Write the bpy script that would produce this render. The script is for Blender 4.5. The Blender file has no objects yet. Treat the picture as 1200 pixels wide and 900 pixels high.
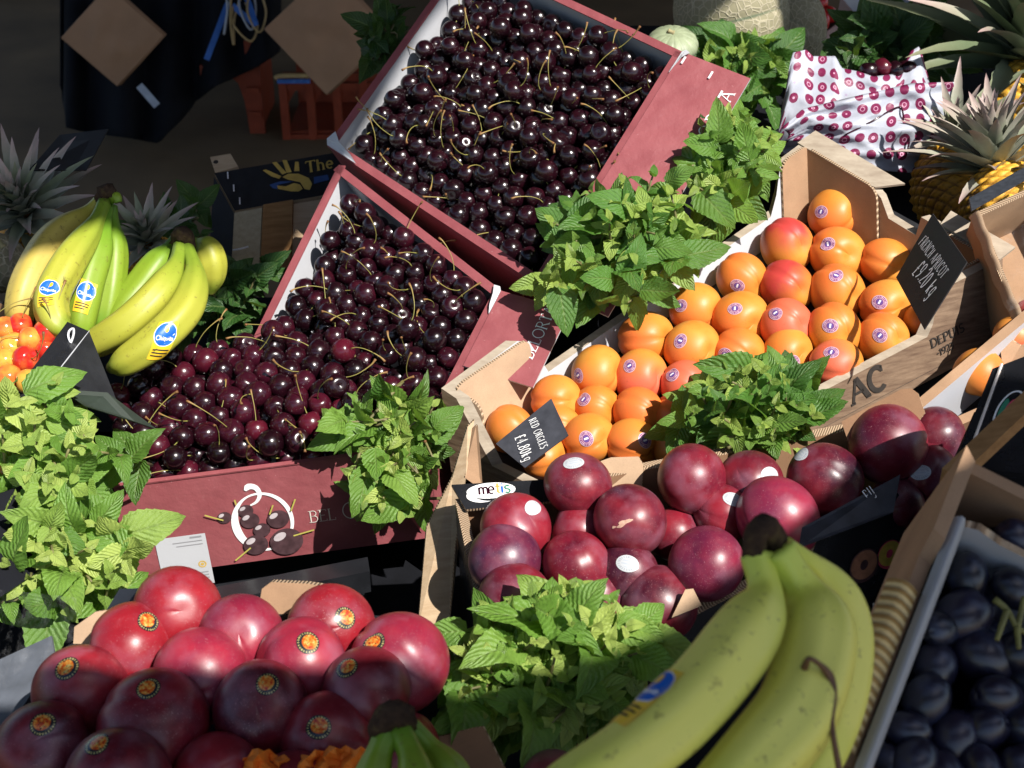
import bpy, math, random
import numpy as np
from mathutils import Vector, Matrix
RND = random.Random(11); NR = np.random.RandomState(5)
scene = bpy.context.scene
COL = scene.collection
PI = math.pi

# ------------------------------------------------------------------ camera model (photo is 1200 x 900)
F = 1648.0; PITCH = math.radians(30)
CAM = np.array([0, 0, 1.55])
RM = np.array([[1, 0, 0], [0, -math.sin(PITCH), math.cos(PITCH)], [0, -math.cos(PITCH), -math.sin(PITCH)]])
def nrm(v):
    v = np.asarray(v, float); return v / np.linalg.norm(v)
def W(x, y, d):
    return CAM + RM @ (np.array([(x - 600) / F, (y - 450) / F, 1.0]) * d)
def plane(x, y, d, n): return (W(x, y, d), nrm(n))
def hit(pl, x, y):
    p, n = pl; r = RM @ np.array([(x - 600) / F, (y - 450) / F, 1.0])
    return CAM + r * (np.dot(p - CAM, n) / np.dot(r, n))
def proj(w):
    c = RM.T @ (np.asarray(w) - CAM); return np.array([c[0] / c[2] * F + 600, c[1] / c[2] * F + 450, c[2]])
def shift(pl, h): return (pl[0] + pl[1] * h, pl[1])
TOCAM = lambda w: nrm(CAM - w)

# ------------------------------------------------------------------ object helpers
def link(o):
    COL.objects.link(o); return o
def tag(o, label=None, cat=None, group=None, kind=None):
    if label: o['label'] = label
    if cat: o['category'] = cat
    if group: o['group'] = group
    if kind: o['kind'] = kind
    return o
def thing(name, loc, label, cat, group=None):
    o = bpy.data.objects.new(name, None); o.empty_display_size = .02; o.location = Vector(loc); link(o)
    return tag(o, label, cat, group)
class MB:
    def __init__(s): s.v = []; s.f = []; s.m = []; s.uv = []; s.t = []
    def add(s, verts, faces, mi=0, uvs=None, tint=None):
        k = len(s.v); s.v += [tuple(map(float, q)) for q in verts]
        for i, f in enumerate(faces):
            s.f.append(tuple(k + j for j in f)); s.m.append(mi if not hasattr(mi, '__len__') else mi[i])
            s.uv.append([tuple(uvs[j]) for j in f] if uvs is not None else [(0, 0)] * len(f))
        s.t += list(tint) if tint is not None else [0.5] * len(verts)
        return s
    def mesh(s, name, mats, smooth=False, origin=None):
        me = bpy.data.meshes.new(name)
        v = np.array(s.v, float).reshape(-1, 3)
        if origin is not None: v = v - np.asarray(origin)
        me.from_pydata(v.tolist(), [], s.f); 
        for m in mats: me.materials.append(m)
        me.polygons.foreach_set('material_index', s.m)
        me.polygons.foreach_set('use_smooth', [smooth] * len(s.f))
        ul = me.uv_layers.new(name='UVMap'); ul.data.foreach_set('uv', [c for f in s.uv for q in f for c in q])
        a = me.attributes.new('tint', 'FLOAT', 'POINT'); a.data.foreach_set('value', s.t)
        me.update(); return me
    def obj(s, name, mats, parent=None, smooth=False, origin=None):
        if not isinstance(mats, (list, tuple)): mats = [mats]
        if origin is None and parent is not None: origin = np.array(parent.location)
        if origin is None: origin = np.mean(np.array(s.v), axis=0)
        o = bpy.data.objects.new(name, s.mesh(name, mats, smooth, origin)); link(o)
        if parent is not None: o.parent = parent
        else: o.location = Vector(origin)
        return o
def quad(mb, a, b, c, d, mi=0, uv=None): mb.add([a, b, c, d], [(0, 1, 2, 3)], mi, uv)
def slab(mb, pts, n, t, mi=0, edge_mi=None):
    """flat polygon pts with thickness t behind it (away from n)"""
    pts = [np.asarray(p, float) for p in pts]; k = len(pts); n = nrm(n)
    nn = sum(np.cross(pts[i] - pts[0], pts[(i + 1) % k] - pts[0]) for i in range(1, k))
    if np.dot(nn, n) < 0: pts = pts[::-1]
    bk = [p - n * t for p in pts]
    u = nrm(pts[1] - pts[0]); w = np.cross(n, u)
    uv = [((p - pts[0]) @ u, (p - pts[0]) @ w) for p in pts] * 2
    mb.add(pts + bk, [tuple(range(k)), tuple(range(2 * k - 1, k - 1, -1))] + [(i, k + i, k + (i + 1) % k, (i + 1) % k) for i in range(k)],
           [mi, mi] + [mi if edge_mi is None else edge_mi] * k, uv)
def box(mb, c, ax, ay, az, mi=0):
    """box at centre c with half-axes"""
    c, ax, ay, az = [np.asarray(q, float) for q in (c, ax, ay, az)]
    if np.dot(np.cross(ax, ay), az) < 0: az = -az
    v = [c + i * ax + j * ay + k * az for k in (-1, 1) for j in (-1, 1) for i in (-1, 1)]
    mb.add(v, [(0, 2, 3, 1), (4, 5, 7, 6), (0, 1, 5, 4), (2, 6, 7, 3), (0, 4, 6, 2), (1, 3, 7, 5)], mi)
def catmull(P, n):
    P = [np.asarray(p, float) for p in P]; P = [2 * P[0] - P[1]] + P + [2 * P[-1] - P[-2]]
    out = []; segs = len(P) - 3
    for k in range(n):
        t = k / (n - 1) * segs; i = min(int(t), segs - 1); t -= i
        a, b, c, d = P[i:i + 4]
        out.append(.5 * (2 * b + (c - a) * t + (2 * a - 5 * b + 4 * c - d) * t * t + (3 * b - a - 3 * c + d) * t ** 3))
    return np.array(out)
def frames(pts, hint=None):
    T = np.gradient(pts, axis=0); T /= np.linalg.norm(T, axis=1)[:, None]
    a = np.array(hint if hint is not None else (0, 0, 1.0)); 
    if abs(np.dot(nrm(a), T[0])) > .95: a = np.array([1.0, 0, 0])
    N = np.zeros_like(pts); B = np.zeros_like(pts)
    for i in range(len(pts)):
        a = nrm(a - np.dot(a, T[i]) * T[i]); N[i] = a; B[i] = np.cross(T[i], a)
    return T, N, B
def tube(mb, pts, r, seg=8, mi=0, tint=None, n=None):
    pts = catmull(pts, n) if n else np.array(pts, float)
    k = len(pts); r = np.full(k, r) if np.isscalar(r) else np.interp(np.linspace(0, 1, k), np.linspace(0, 1, len(r)), r)
    T, N, B = frames(pts); v = []; uv = []; tt = []
    for i in range(k):
        for j in range(seg):
            a = 2 * PI * j / seg; v.append(pts[i] + r[i] * (math.cos(a) * N[i] + math.sin(a) * B[i])); uv.append((i / (k - 1), j / seg))
            tt.append(i / (k - 1) if tint is None else tint)
    f = [(i * seg + j, i * seg + (j + 1) % seg, (i + 1) * seg + (j + 1) % seg, (i + 1) * seg + j) for i in range(k - 1) for j in range(seg)]
    f += [tuple(range(seg - 1, -1, -1)), tuple((k - 1) * seg + j for j in range(seg))]
    mb.add(v, f, mi, uv, tt); return mb

# ------------------------------------------------------------------ materials
def srgb(h):
    h = h.lstrip('#'); c = [int(h[i:i + 2], 16) / 255 for i in (0, 2, 4)]
    return tuple(x / 12.92 if x < .04045 else ((x + .055) / 1.055) ** 2.4 for x in c) + (1,)
def rgb(*c): return tuple(c) + (1,)
class NT:
    def __init__(s, name):
        s.m = bpy.data.materials.new(name); s.m.use_nodes = True; s.t = s.m.node_tree
        s.b = s.t.nodes['Principled BSDF']; s.out = s.t.nodes['Material Output']
    def n(s, typ, **kw):
        o = s.t.nodes.new(typ)
        for k, v in kw.items():
            if k in o.bl_rna.properties: setattr(o, k, v)
            else: o.inputs[k.replace('_', ' ')].default_value = v
        return o
    def l(s, a, b): s.t.links.new(a, b)
    def setin(s, sock, v):
        if isinstance(v, bpy.types.NodeSocket): s.l(v, sock)
        else: sock.default_value = v
    def math(s, op, a, b=None, c=None, clamp=False):
        o = s.t.nodes.new('ShaderNodeMath'); o.operation = op; o.use_clamp = clamp
        for i, v in enumerate((a, b, c)):
            if v is not None: s.setin(o.inputs[i], v)
        return o.outputs[0]
    def mix(s, fac, a, b, blend='MIX'):
        o = s.t.nodes.new('ShaderNodeMix'); o.data_type = 'RGBA'; o.blend_type = blend
        s.setin(o.inputs[0], fac); s.setin(o.inputs[6], a); s.setin(o.inputs[7], b); return o.outputs[2]
    def ramp(s, fac, stops, interp='LINEAR'):
        o = s.t.nodes.new('ShaderNodeValToRGB'); s.setin(o.inputs[0], fac); cr = o.color_ramp; cr.interpolation = interp
        while len(cr.elements) < len(stops): cr.elements.new(.5)
        for e, (p, c) in zip(cr.elements, stops): e.position = p; e.color = c if hasattr(c, '__len__') else (c, c, c, 1)
        return o.outputs[0]
    def step(s, fac, a, b): return s.ramp(fac, [(a, 0.0), (b, 1.0)])
    def coord(s, k='Object'): return s.t.nodes.new('ShaderNodeTexCoord').outputs[k]
    def noise(s, vec, scale, detail=3, rough=.55, out=0):
        o = s.n('ShaderNodeTexNoise'); o.inputs['Scale'].default_value = scale; o.inputs['Detail'].default_value = detail; o.inputs['Roughness'].default_value = rough
        if vec is not None: s.l(vec, o.inputs['Vector'])
        return o.outputs[out]
    def vor(s, vec, scale, feature='F1', rnd=1, out='Distance'):
        o = s.n('ShaderNodeTexVoronoi', feature=feature); o.inputs['Scale'].default_value = scale; o.inputs['Randomness'].default_value = rnd
        if vec is not None: s.l(vec, o.inputs['Vector'])
        return o.outputs[out]
    def objcol(s): return s.n('ShaderNodeObjectInfo').outputs['Color']
    def objrnd(s): return s.n('ShaderNodeObjectInfo').outputs['Random']
    def tint(s):
        o = s.n('ShaderNodeAttribute'); o.attribute_name = 'tint'; return o.outputs['Fac']
    def uv(s):
        o = s.n('ShaderNodeUVMap'); o.uv_map = 'UVMap'; return o.outputs[0]
    def uvxy(s):
        o = s.n('ShaderNodeSeparateXYZ'); s.l(s.uv(), o.inputs[0]); return o.outputs[0], o.outputs[1]
    def bump(s, h, strength=.3, dist=.001):
        o = s.n('ShaderNodeBump'); o.inputs['Strength'].default_value = strength; o.inputs['Distance'].default_value = dist
        s.l(h, o.inputs['Height']); s.l(o.outputs[0], s.b.inputs['Normal']); return o
    def fin(s, col=None, rough=.6, spec=None, coat=None, sheen=None, metal=None, sub=None):
        if col is not None: s.setin(s.b.inputs['Base Color'], col)
        s.setin(s.b.inputs['Roughness'], rough)
        if spec is not None: s.b.inputs['Specular IOR Level'].default_value = spec
        if coat is not None: s.b.inputs['Coat Weight'].default_value = coat; s.b.inputs['Coat Roughness'].default_value = .08
        if sheen is not None: s.b.inputs['Sheen Weight'].default_value = sheen
        if metal is not None: s.b.inputs['Metallic'].default_value = metal
        return s.m
def plain(name, c, rough=.6, var=.25, scale=40, bump=.15, spec=None, coat=None, fine=400):
    t = NT(name); co = t.coord()
    n = t.noise(co, scale, 5); c = np.array(c[:3])
    col = t.ramp(n, [(.25, tuple(c * (1 - var)) + (1,)), (.75, tuple(np.minimum(c * (1 + var), 1)) + (1,))])
    if bump: t.bump(t.noise(co, fine, 3), bump, .0006)
    return t.fin(col, t.math('MULTIPLY_ADD', n, .25, rough - .12), spec, coat)
M = {}
def kraft(name, c, scale=18):
    t = NT(name); co = t.coord(); n1 = t.noise(co, scale, 4); n2 = t.noise(co, 900, 2); n3 = t.noise(co, 90, 5, .7)
    c = np.array(c); base = t.ramp(n1, [(.3, tuple(c * .78) + (1,)), (.7, tuple(np.minimum(c * 1.1, 1)) + (1,))])
    col = t.mix(t.math('MULTIPLY', t.step(n2, .45, .75), .25), base, tuple(c * .5) + (1,))
    col = t.mix(t.math('MULTIPLY', t.step(n3, .58, .75), .3), col, tuple(c * .6) + (1,))
    t.bump(n3, .25, .0008); return t.fin(col, .8, .2)
M['kraft'] = kraft('kraft_board', (.34, .21, .125)); M['kraft_dark'] = kraft('brown_board', (.22, .125, .07)); M['kraft_pale'] = kraft('pale_board', (.45, .31, .2))
def corr(name, c, dark, freq=2200):
    t = NT(name); u, v = t.uvxy(); w = t.math('SINE', t.math('MULTIPLY', u, freq)); n = t.noise(t.coord(), 500, 3)
    m = t.step(t.math('ADD', w, t.math('MULTIPLY', n, .8)), .2, .9)
    t.bump(w, .6, .002); return t.fin(t.mix(m, c, dark), .85, .1)
M['corr'] = corr('corrugated_edge', rgb(.46, .34, .23), rgb(.24, .16, .1))
M['corr_dark'] = corr('dark_corrugated_edge', rgb(.2, .13, .08), rgb(.05, .03, .02))
M['rattan'] = corr('ribbed_straw_edge', rgb(.62, .46, .22), rgb(.34, .2, .07), 900)
def mauve():
    t = NT('mauve_printed_card'); co = t.coord(); n = t.noise(co, 30, 4); s = t.noise(co, 260, 2, .8)
    col = t.ramp(n, [(.3, rgb(.215, .056, .064)), (.7, rgb(.265, .076, .084))])
    col = t.mix(t.math('MULTIPLY', t.step(s, .72, .78), .5), col, rgb(.6, .4, .38))
    t.bump(t.math('ADD', t.noise(co, 14, 3), t.math('MULTIPLY', t.noise(co, 300, 2), .06)), .45, .012); col = t.mix(t.math('MULTIPLY', t.step(t.noise(co, 45, 6, .8), .6, .72), .3), col, rgb(.34, .16, .16)); return t.fin(col, t.math('MULTIPLY_ADD', n, .25, .32), .4)
M['mauve'] = mauve()
M['mauve_edge'] = plain('mauve_fold', (.16, .035, .045), .5)
M['white_card'] = plain('white_card_lining', (.45, .46, .49), .6, .05, 12, .08)
M['white'] = plain('white_print', (.8, .8, .8), .5, .03, 20, 0)
M['offwhite'] = plain('pale_print', (.62, .55, .5), .5, .1, 60, 0)
M['greytext'] = plain('grey_print', (.25, .25, .27), .6, .05, 20, 0)
M['black_card'] = plain('black_card', (.013, .014, .017), .45, .3, 60, .25, .5)
M['black_gloss'] = plain('black_gloss_card', (.014, .015, .018), .24, .3, 30, .06, .5)
M['black_inner'] = plain('black_plastic_tray', (.018, .019, .022), .42, .3, 40, .3, .5, None, 120)
M['black_cloth'] = plain('black_cloth', (.006, .0065, .009), .9, .4, 25, .5, .15)
M['slate'] = plain('chalkboard_card', (.04, .042, .052), .55, .35, 70, .2, .3)
M['slate_black_shaded'] = plain('black_shaded_chalkboard_card', (.014, .012, .013), .5, .3, 60, .2, .35)  # black card tone, also standing in for shade on the apricot card
M['chalk'] = plain('chalk_pen', (.78, .78, .78), .8, .12, 300, 0)
M['ink'] = plain('black_print', (.022, .017, .014), .7, .3, 200, 0)
M['yellow_print'] = plain('yellow_print', (.5, .33, .07), .6, .2, 70, 0)
M['blue_print'] = plain('blue_print', (.03, .07, .2), .5, .2, 50, 0)
M['staple'] = plain('steel_staple', (.6, .6, .62), .35, .1, 50, 0)
def wood(name, a, b, axis=(1, 12, 12), sc=14):
    t = NT(name); mp = t.n('ShaderNodeMapping'); t.l(t.coord(), mp.inputs[0]); mp.inputs['Scale'].default_value = axis
    n = t.noise(mp.outputs[0], sc, 6, .65); t.bump(n, .4, .001)
    f = t.noise(t.coord(), 300, 3)
    col = t.mix(t.math('MULTIPLY', f, .3), t.ramp(n, [(.3, a), (.7, b)]), a); return t.fin(col, .75, .25)
M['wood_pale'] = wood('pale_poplar', rgb(.36, .25, .15), rgb(.5, .38, .25))
M['wood_grey'] = wood('greyish_chipboard', rgb(.3, .26, .17), rgb(.42, .37, .26), (4, 4, 4), 40)
M['wood_brown'] = wood('brown_batten', rgb(.2, .1, .035), rgb(.34, .19, .08))
M['wood_print'] = wood('printed_plank_board', rgb(.1, .06, .04), rgb(.26, .18, .12), (3, 3, 22), 10)
M['wood_print_pale'] = wood('pale_plank_board', rgb(.25, .2, .15), rgb(.42, .36, .28), (3, 3, 22), 10)
def cherry_mat(stuff):
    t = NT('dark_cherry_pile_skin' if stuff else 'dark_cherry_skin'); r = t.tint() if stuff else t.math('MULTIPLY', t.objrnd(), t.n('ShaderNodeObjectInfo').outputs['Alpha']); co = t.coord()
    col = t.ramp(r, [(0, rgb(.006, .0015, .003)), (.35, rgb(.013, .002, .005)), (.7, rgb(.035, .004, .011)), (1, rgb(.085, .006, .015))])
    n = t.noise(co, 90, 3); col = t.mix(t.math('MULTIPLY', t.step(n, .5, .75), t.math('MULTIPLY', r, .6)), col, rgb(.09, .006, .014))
    sp = t.noise(co, 900, 1); col = t.mix(t.math('MULTIPLY', t.step(sp, .74, .8), .25), col, rgb(.25, .1, .1))
    t.bump(t.noise(co, 140, 2), .06, .001)
    return t.fin(col, t.math('MULTIPLY_ADD', n, .22, .12), .6)
M['cherry'] = cherry_mat(False); M['cherry_stuff'] = cherry_mat(True)
def stem_mat():
    t = NT('cherry_stalk'); u = t.tint(); r = t.noise(t.coord(), 30, 2)
    col = t.ramp(u, [(0, rgb(.19, .22, .05)), (.6, rgb(.3, .28, .08)), (.88, rgb(.26, .15, .055)), (1, rgb(.14, .06, .025))])
    return t.fin(t.mix(t.math('MULTIPLY', r, .5), col, rgb(.2, .1, .03)), .5, .3)
M['stem'] = stem_mat()
def rainier():
    t = NT('yellow_red_cherry_skin'); n = t.noise(t.coord(), 60, 3); r = t.objrnd()
    f = t.math('ADD', t.math('MULTIPLY', n, 1.1), t.math('MULTIPLY_ADD', r, .8, -.45))
    return t.fin(t.ramp(f, [(.2, rgb(.62, .32, .05)), (.5, rgb(.6, .14, .03)), (.8, rgb(.45, .02, .015))]), .13, .5)
M['rainier'] = rainier()
def plum():
    t = NT('plum_skin'); oc = t.objcol(); co = t.coord(); oi = t.n('ShaderNodeObjectInfo')
    ad = t.n('ShaderNodeVectorMath', operation='ADD'); t.l(co, ad.inputs[0]); t.l(oi.outputs['Location'], ad.inputs[1]); v = ad.outputs[0]
    n = t.noise(v, 20, 5, .6); n2 = t.noise(v, 75, 5, .7); sp = t.noise(v, 800, 2, .6); n3 = t.noise(v, 9, 2)
    dark = t.mix(1.0, oc, rgb(.3, .3, .55), 'MULTIPLY'); lite = t.mix(.4, oc, rgb(.38, .02, .025))
    col = t.mix(t.step(n, .38, .66), lite, t.mix(.55, oc, dark)); col = t.mix(t.step(n3, .42, .62), col, t.mix(.35, col, dark))
    col = t.mix(t.math('MULTIPLY', t.step(n2, .5, .8), .2), col, rgb(.3, .09, .11))
    col = t.mix(t.math('MULTIPLY', t.math('MULTIPLY', t.step(sp, .62, .72), t.step(n, .35, .6)), .35), col, rgb(.5, .3, .3))
    t.bump(n2, .06, .002)
    col = t.mix(t.math('MULTIPLY', t.step(t.noise(v, 34, 3, .5), .5, .72), .3), col, rgb(.3, .17, .24))
    return t.fin(col, t.math('MULTIPLY_ADD', n2, .42, .17), .5)
M['plum'] = plum()
def apricot():
    t = NT('apricot_skin'); co = t.coord(); oi = t.n('ShaderNodeObjectInfo'); oc = oi.outputs['Color']
    ad = t.n('ShaderNodeVectorMath', operation='ADD'); t.l(co, ad.inputs[0]); t.l(oi.outputs['Location'], ad.inputs[1]); v = ad.outputs[0]
    n = t.noise(v, 28, 4, .5); f = t.noise(v, 420, 3); 
    sx = t.n('ShaderNodeSeparateXYZ'); t.l(co, sx.inputs[0])
    al = oi.outputs['Alpha']
    g = t.math('MULTIPLY_ADD', sx.outputs[0], 20.0, t.math('MULTIPLY_ADD', n, 1.0, -.55))
    m = t.step(t.math('ADD', g, al), -.25, .6)
    base = t.ramp(n, [(.3, rgb(.54, .18, .022)), (.7, rgb(.6, .27, .045))])
    col = t.mix(m, base, oc)
    col = t.mix(t.math('MULTIPLY', t.step(t.noise(v, 330, 2), .68, .74), .35), col, rgb(.4, .07, .02))
    t.bump(f, .12, .0006); return t.fin(col, t.math('MULTIPLY_ADD', n, .25, .34), .4)
M['apricot'] = apricot()
def banana(name, ca, cb, cc, tip=rgb(.05, .03, .015)):
    t = NT(name); u, v = t.uvxy(); co = t.coord(); n = t.noise(co, 35, 4, .6); n2 = t.noise(co, 160, 5, .7)
    uu = t.math('MULTIPLY_ADD', t.math('SUBTRACT', n, .5), .18, u)
    col = t.ramp(uu, [(0, cc), (.16, ca), (.42, cb), (.78, cb), (.93, ca), (1, tip)])
    col = t.mix(t.math('MULTIPLY', t.step(n2, .6, .68), .5), col, rgb(.11, .07, .02))
    col = t.mix(t.math('MULTIPLY', t.step(t.noise(co, 40, 6, .8), .6, .67), .45), col, rgb(.1, .065, .02))
    fib = t.noise(co, 700, 2); t.bump(n2, .1, .0012); 
    return t.fin(col, t.math('MULTIPLY_ADD', n, .3, .3), .4)
M['banana'] = banana('banana_peel', rgb(.2, .28, .025), rgb(.34, .34, .04), rgb(.13, .22, .02))
M['banana_green'] = banana('green_banana_peel', rgb(.12, .24, .016), rgb(.19, .28, .022), rgb(.09, .19, .015))
M['banana_yellow'] = banana('yellow_banana_peel', rgb(.36, .33, .05), rgb(.42, .33, .07), rgb(.3, .3, .045))
def crown_mat():
    t = NT('brown_banana_crown'); co = t.coord(); n = t.noise(co, 110, 5, .7); n2 = t.noise(co, 300, 3)
    t.bump(n, .9, .004); col = t.ramp(n, [(.3, rgb(.02, .012, .01)), (.55, rgb(.06, .035, .02)), (.75, rgb(.13, .11, .035))]); return t.fin(t.mix(t.math('MULTIPLY', n2, .4), col, rgb(.02, .015, .012)), .85, .15)
M['banana_crown'] = crown_mat()
def leaf(name, a, b, c, trans=.36):
    t = NT(name); u, v = t.uvxy(); ti = t.tint(); co = t.coord()
    au = t.math('ABSOLUTE', t.math('SUBTRACT', u, .5))
    ph = t.math('MULTIPLY', t.math('MULTIPLY_ADD', au, -.75, v), 52)
    vein = t.math('SINE', ph); rib = t.step(au, .0, .05)
    net = t.noise(co, 420, 4, .7)
    h = t.math('ADD', t.math('MULTIPLY', vein, -.35), t.math('ADD', t.math('MULTIPLY', rib, .8), t.math('MULTIPLY', net, 1.1)))
    t.bump(h, .6, .002)
    col = t.ramp(ti, [(0, a), (.5, b), (1, c)])
    col = t.mix(t.math('MULTIPLY', t.math('SUBTRACT', 1.0, rib), .5), col, rgb(.22, .3, .1))
    col = t.mix(t.math('MULTIPLY', t.step(vein, .75, 1.0), .22), col, rgb(.16, .25, .07))
    col = t.mix(t.math('MULTIPLY', t.step(t.noise(co, 60, 4), .55, .75), .3), col, a)
    m = t.fin(col, t.math('MULTIPLY_ADD', net, .3, .26), .55)
    tr = t.n('ShaderNodeBsdfTranslucent'); t.l(t.mix(.5, col, rgb(.2, .4, .02), 'SCREEN') if False else t.mix(.5, col, rgb(.3, .5, .04)), tr.inputs[0])
    mx = t.n('ShaderNodeMixShader'); mx.inputs[0].default_value = trans
    t.l(t.b.outputs[0], mx.inputs[1]); t.l(tr.outputs[0], mx.inputs[2]); t.l(mx.outputs[0], t.out.inputs['Surface']); return m
M['mint'] = leaf('mint_leaf', rgb(.03, .1, .014), rgb(.16, .31, .045), rgb(.44, .55, .13))
M['mint_deep'] = leaf('deep_green_mint_leaf', rgb(.022, .08, .012), rgb(.09, .22, .032), rgb(.34, .46, .09))
M['herb'] = leaf('dark_herb_leaf', rgb(.012, .045, .01), rgb(.025, .08, .014), rgb(.05, .12, .025), .2)
M['mint_stem'] = plain('mint_stalk', (.13, .12, .045), .6, .5, 40, .1)
def pine_leaf():
    t = NT('pineapple_crown_leaf'); u, v = t.uvxy(); ti = t.tint(); n = t.noise(t.coord(), 120, 4)
    base = t.ramp(ti, [(0, rgb(.08, .12, .06)), (.5, rgb(.2, .24, .15)), (1, rgb(.4, .41, .33))])
    col = t.mix(t.step(v, .45, 1.0), base, t.mix(t.math('GREATER_THAN', ti, .55), rgb(.2, .2, .12), rgb(.42, .28, .28)))
    col = t.mix(t.math('MULTIPLY', n, .35), col, rgb(.08, .09, .04)); t.bump(n, .2, .001); return t.fin(col, .5, .4)
M['pine_leaf'] = pine_leaf()
def pine_body():
    t = NT('pineapple_rind'); ti = t.tint(); n = t.noise(t.coord(), 150, 4)
    col = t.ramp(t.math('MULTIPLY_ADD', t.math('SUBTRACT', n, .5), .35, ti), [(.05, rgb(.07, .035, .015)), (.3, rgb(.25, .12, .02)), (.65, rgb(.68, .36, .035)), (1, rgb(.75, .46, .08))])
    t.bump(n, .5, .003); return t.fin(col, .5, .4)
M['pine_body'] = pine_body()
def melon():
    t = NT('netted_melon_rind'); co = t.coord(); ti = t.tint(); d = t.vor(co, 95, 'DISTANCE_TO_EDGE'); nz = t.noise(co, 300, 3)
    net = t.math('SUBTRACT', 1.0, t.step(t.math('MULTIPLY_ADD', nz, .05, d), .03, .13))
    col = t.mix(net, rgb(.24, .22, .14), rgb(.4, .36, .26)); col = t.mix(t.step(ti, .55, .95), col, rgb(.06, .1, .06))
    t.bump(net, .5, .002); return t.fin(col, .75, .25)
M['melon'] = melon()
M['squash'] = plain('pale_green_squash_skin', (.24, .28, .17), .5, .25, 60, .2)
M['squash_stalk'] = plain('corky_stalk', (.3, .26, .13), .8, .3, 80, .3)
M['strawberry'] = plain('strawberry_flesh', (.45, .015, .015), .3, .35, 200, .5, .5, None, 260)
M['punnet'] = plain('pink_printed_punnet', (.42, .28, .26), .6, .15, 30, .1)
M['floor'] = plain('dark_market_floor', (.14, .09, .045), .75, .35, 3, .2, .25, None, 60)
M['hall'] = plain('hall_wall', (.1, .09, .08), .9, .2, 2, .1)
M['roofing'] = plain('roof_boards', (.07, .06, .05), .9, .2, 2, .1)
M['canvas'] = plain('green_canvas', (.05, .08, .05), .9, .2, 8, .2)
M['red_plastic'] = plain('red_brown_plastic', (.2, .032, .012), .42, .2, 20, .05, .4)
M['bag_brown'] = plain('brown_paper', (.34, .2, .12), .7, .14, 10, .3, .2, None, 60)
M['blue_plastic'] = plain('blue_plastic_strip', (.05, .14, .42), .25, .2, 30, 0)
M['clear'] = plain('clear_plastic', (.35, .36, .38), .12, .2, 30, 0, .6)
M['tan_plastic'] = plain('tan_plastic', (.45, .3, .12), .4, .2, 30, 0)
M['orange_tissue'] = plain('orange_tissue_paper', (.72, .2, .025), .6, .2, 60, .5, .2, None, 120)
def grape():
    t = NT('blue_black_grape_skin'); co = t.coord(); n = t.noise(co, 60, 4); oi = t.objrnd()
    col = t.mix(t.step(n, .5, .72), rgb(.006, .007, .014), rgb(.02, .028, .062)); 
    return t.fin(t.mix(t.math('MULTIPLY', oi, .5), col, rgb(.018, .012, .035)), t.math('MULTIPLY_ADD', n, .25, .2), .6)
M['grape'] = grape()
M['grape_stem'] = plain('grape_stalk', (.16, .15, .04), .6, .4, 60, .3)
M['brown_stem'] = plain('dry_brown_stalk', (.11, .05, .02), .6, .4, 60, .4)
def film():
    t = NT('cling_film'); m = t.fin(rgb(.8, .82, .85), .12, .5)
    tr = t.n('ShaderNodeBsdfTransparent'); mx = t.n('ShaderNodeMixShader'); n = t.noise(t.coord(), 40, 5, .7); t.bump(n, .8, .01)
    t.l(t.step(n, .3, .9), mx.inputs[0]); mx.inputs[0].default_value = .2
    f = t.math('MULTIPLY', t.step(n, .45, .8), .08); t.l(f, mx.inputs[0])
    t.l(tr.outputs[0], mx.inputs[1]); t.l(t.b.outputs[0], mx.inputs[2]); t.l(mx.outputs[0], t.out.inputs['Surface']); return m
M['film'] = film()
def bagprint():
    t = NT('white_paper_with_cherry_print'); uv = t.uv()
    o = t.n('ShaderNodeTexVoronoi', feature='F1'); o.inputs['Scale'].default_value = 11.5; o.inputs['Randomness'].default_value = .25; t.l(uv, o.inputs['Vector'])
    d = o.outputs['Distance']; cell = t.n('ShaderNodeSeparateColor'); t.l(o.outputs['Color'], cell.inputs[0])
    big = t.math('GREATER_THAN', cell.outputs[0], .17)
    disc = t.math('MULTIPLY', t.math('LESS_THAN', d, .37), big)
    ringin = t.math('MULTIPLY', t.math('MULTIPLY', t.math('GREATER_THAN', d, .13), t.math('LESS_THAN', d, .17)), big)
    sm = t.math('SUBTRACT', 1.0, big); cring = t.math('MULTIPLY', t.math('MULTIPLY', t.math('GREATER_THAN', d, .1), t.math('LESS_THAN', d, .14)), sm)
    n = t.noise(t.coord(), 60, 3)
    col = t.mix(disc, rgb(.36, .38, .44), t.mix(n, rgb(.11, .006, .04), rgb(.2, .018, .07)))
    col = t.mix(ringin, col, rgb(.55, .3, .42)); col = t.mix(t.math('MULTIPLY', cring, .6), col, rgb(.3, .2, .35))
    t.bump(t.noise(t.coord(), 70, 4, .6), .35, .003); return t.fin(col, .45, .35)
M['bagprint'] = bagprint()
M['purple_cherry'] = plain('purple_cherry_skin', (.03, .004, .012), .15, .4, 80, 0, .5)
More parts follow.
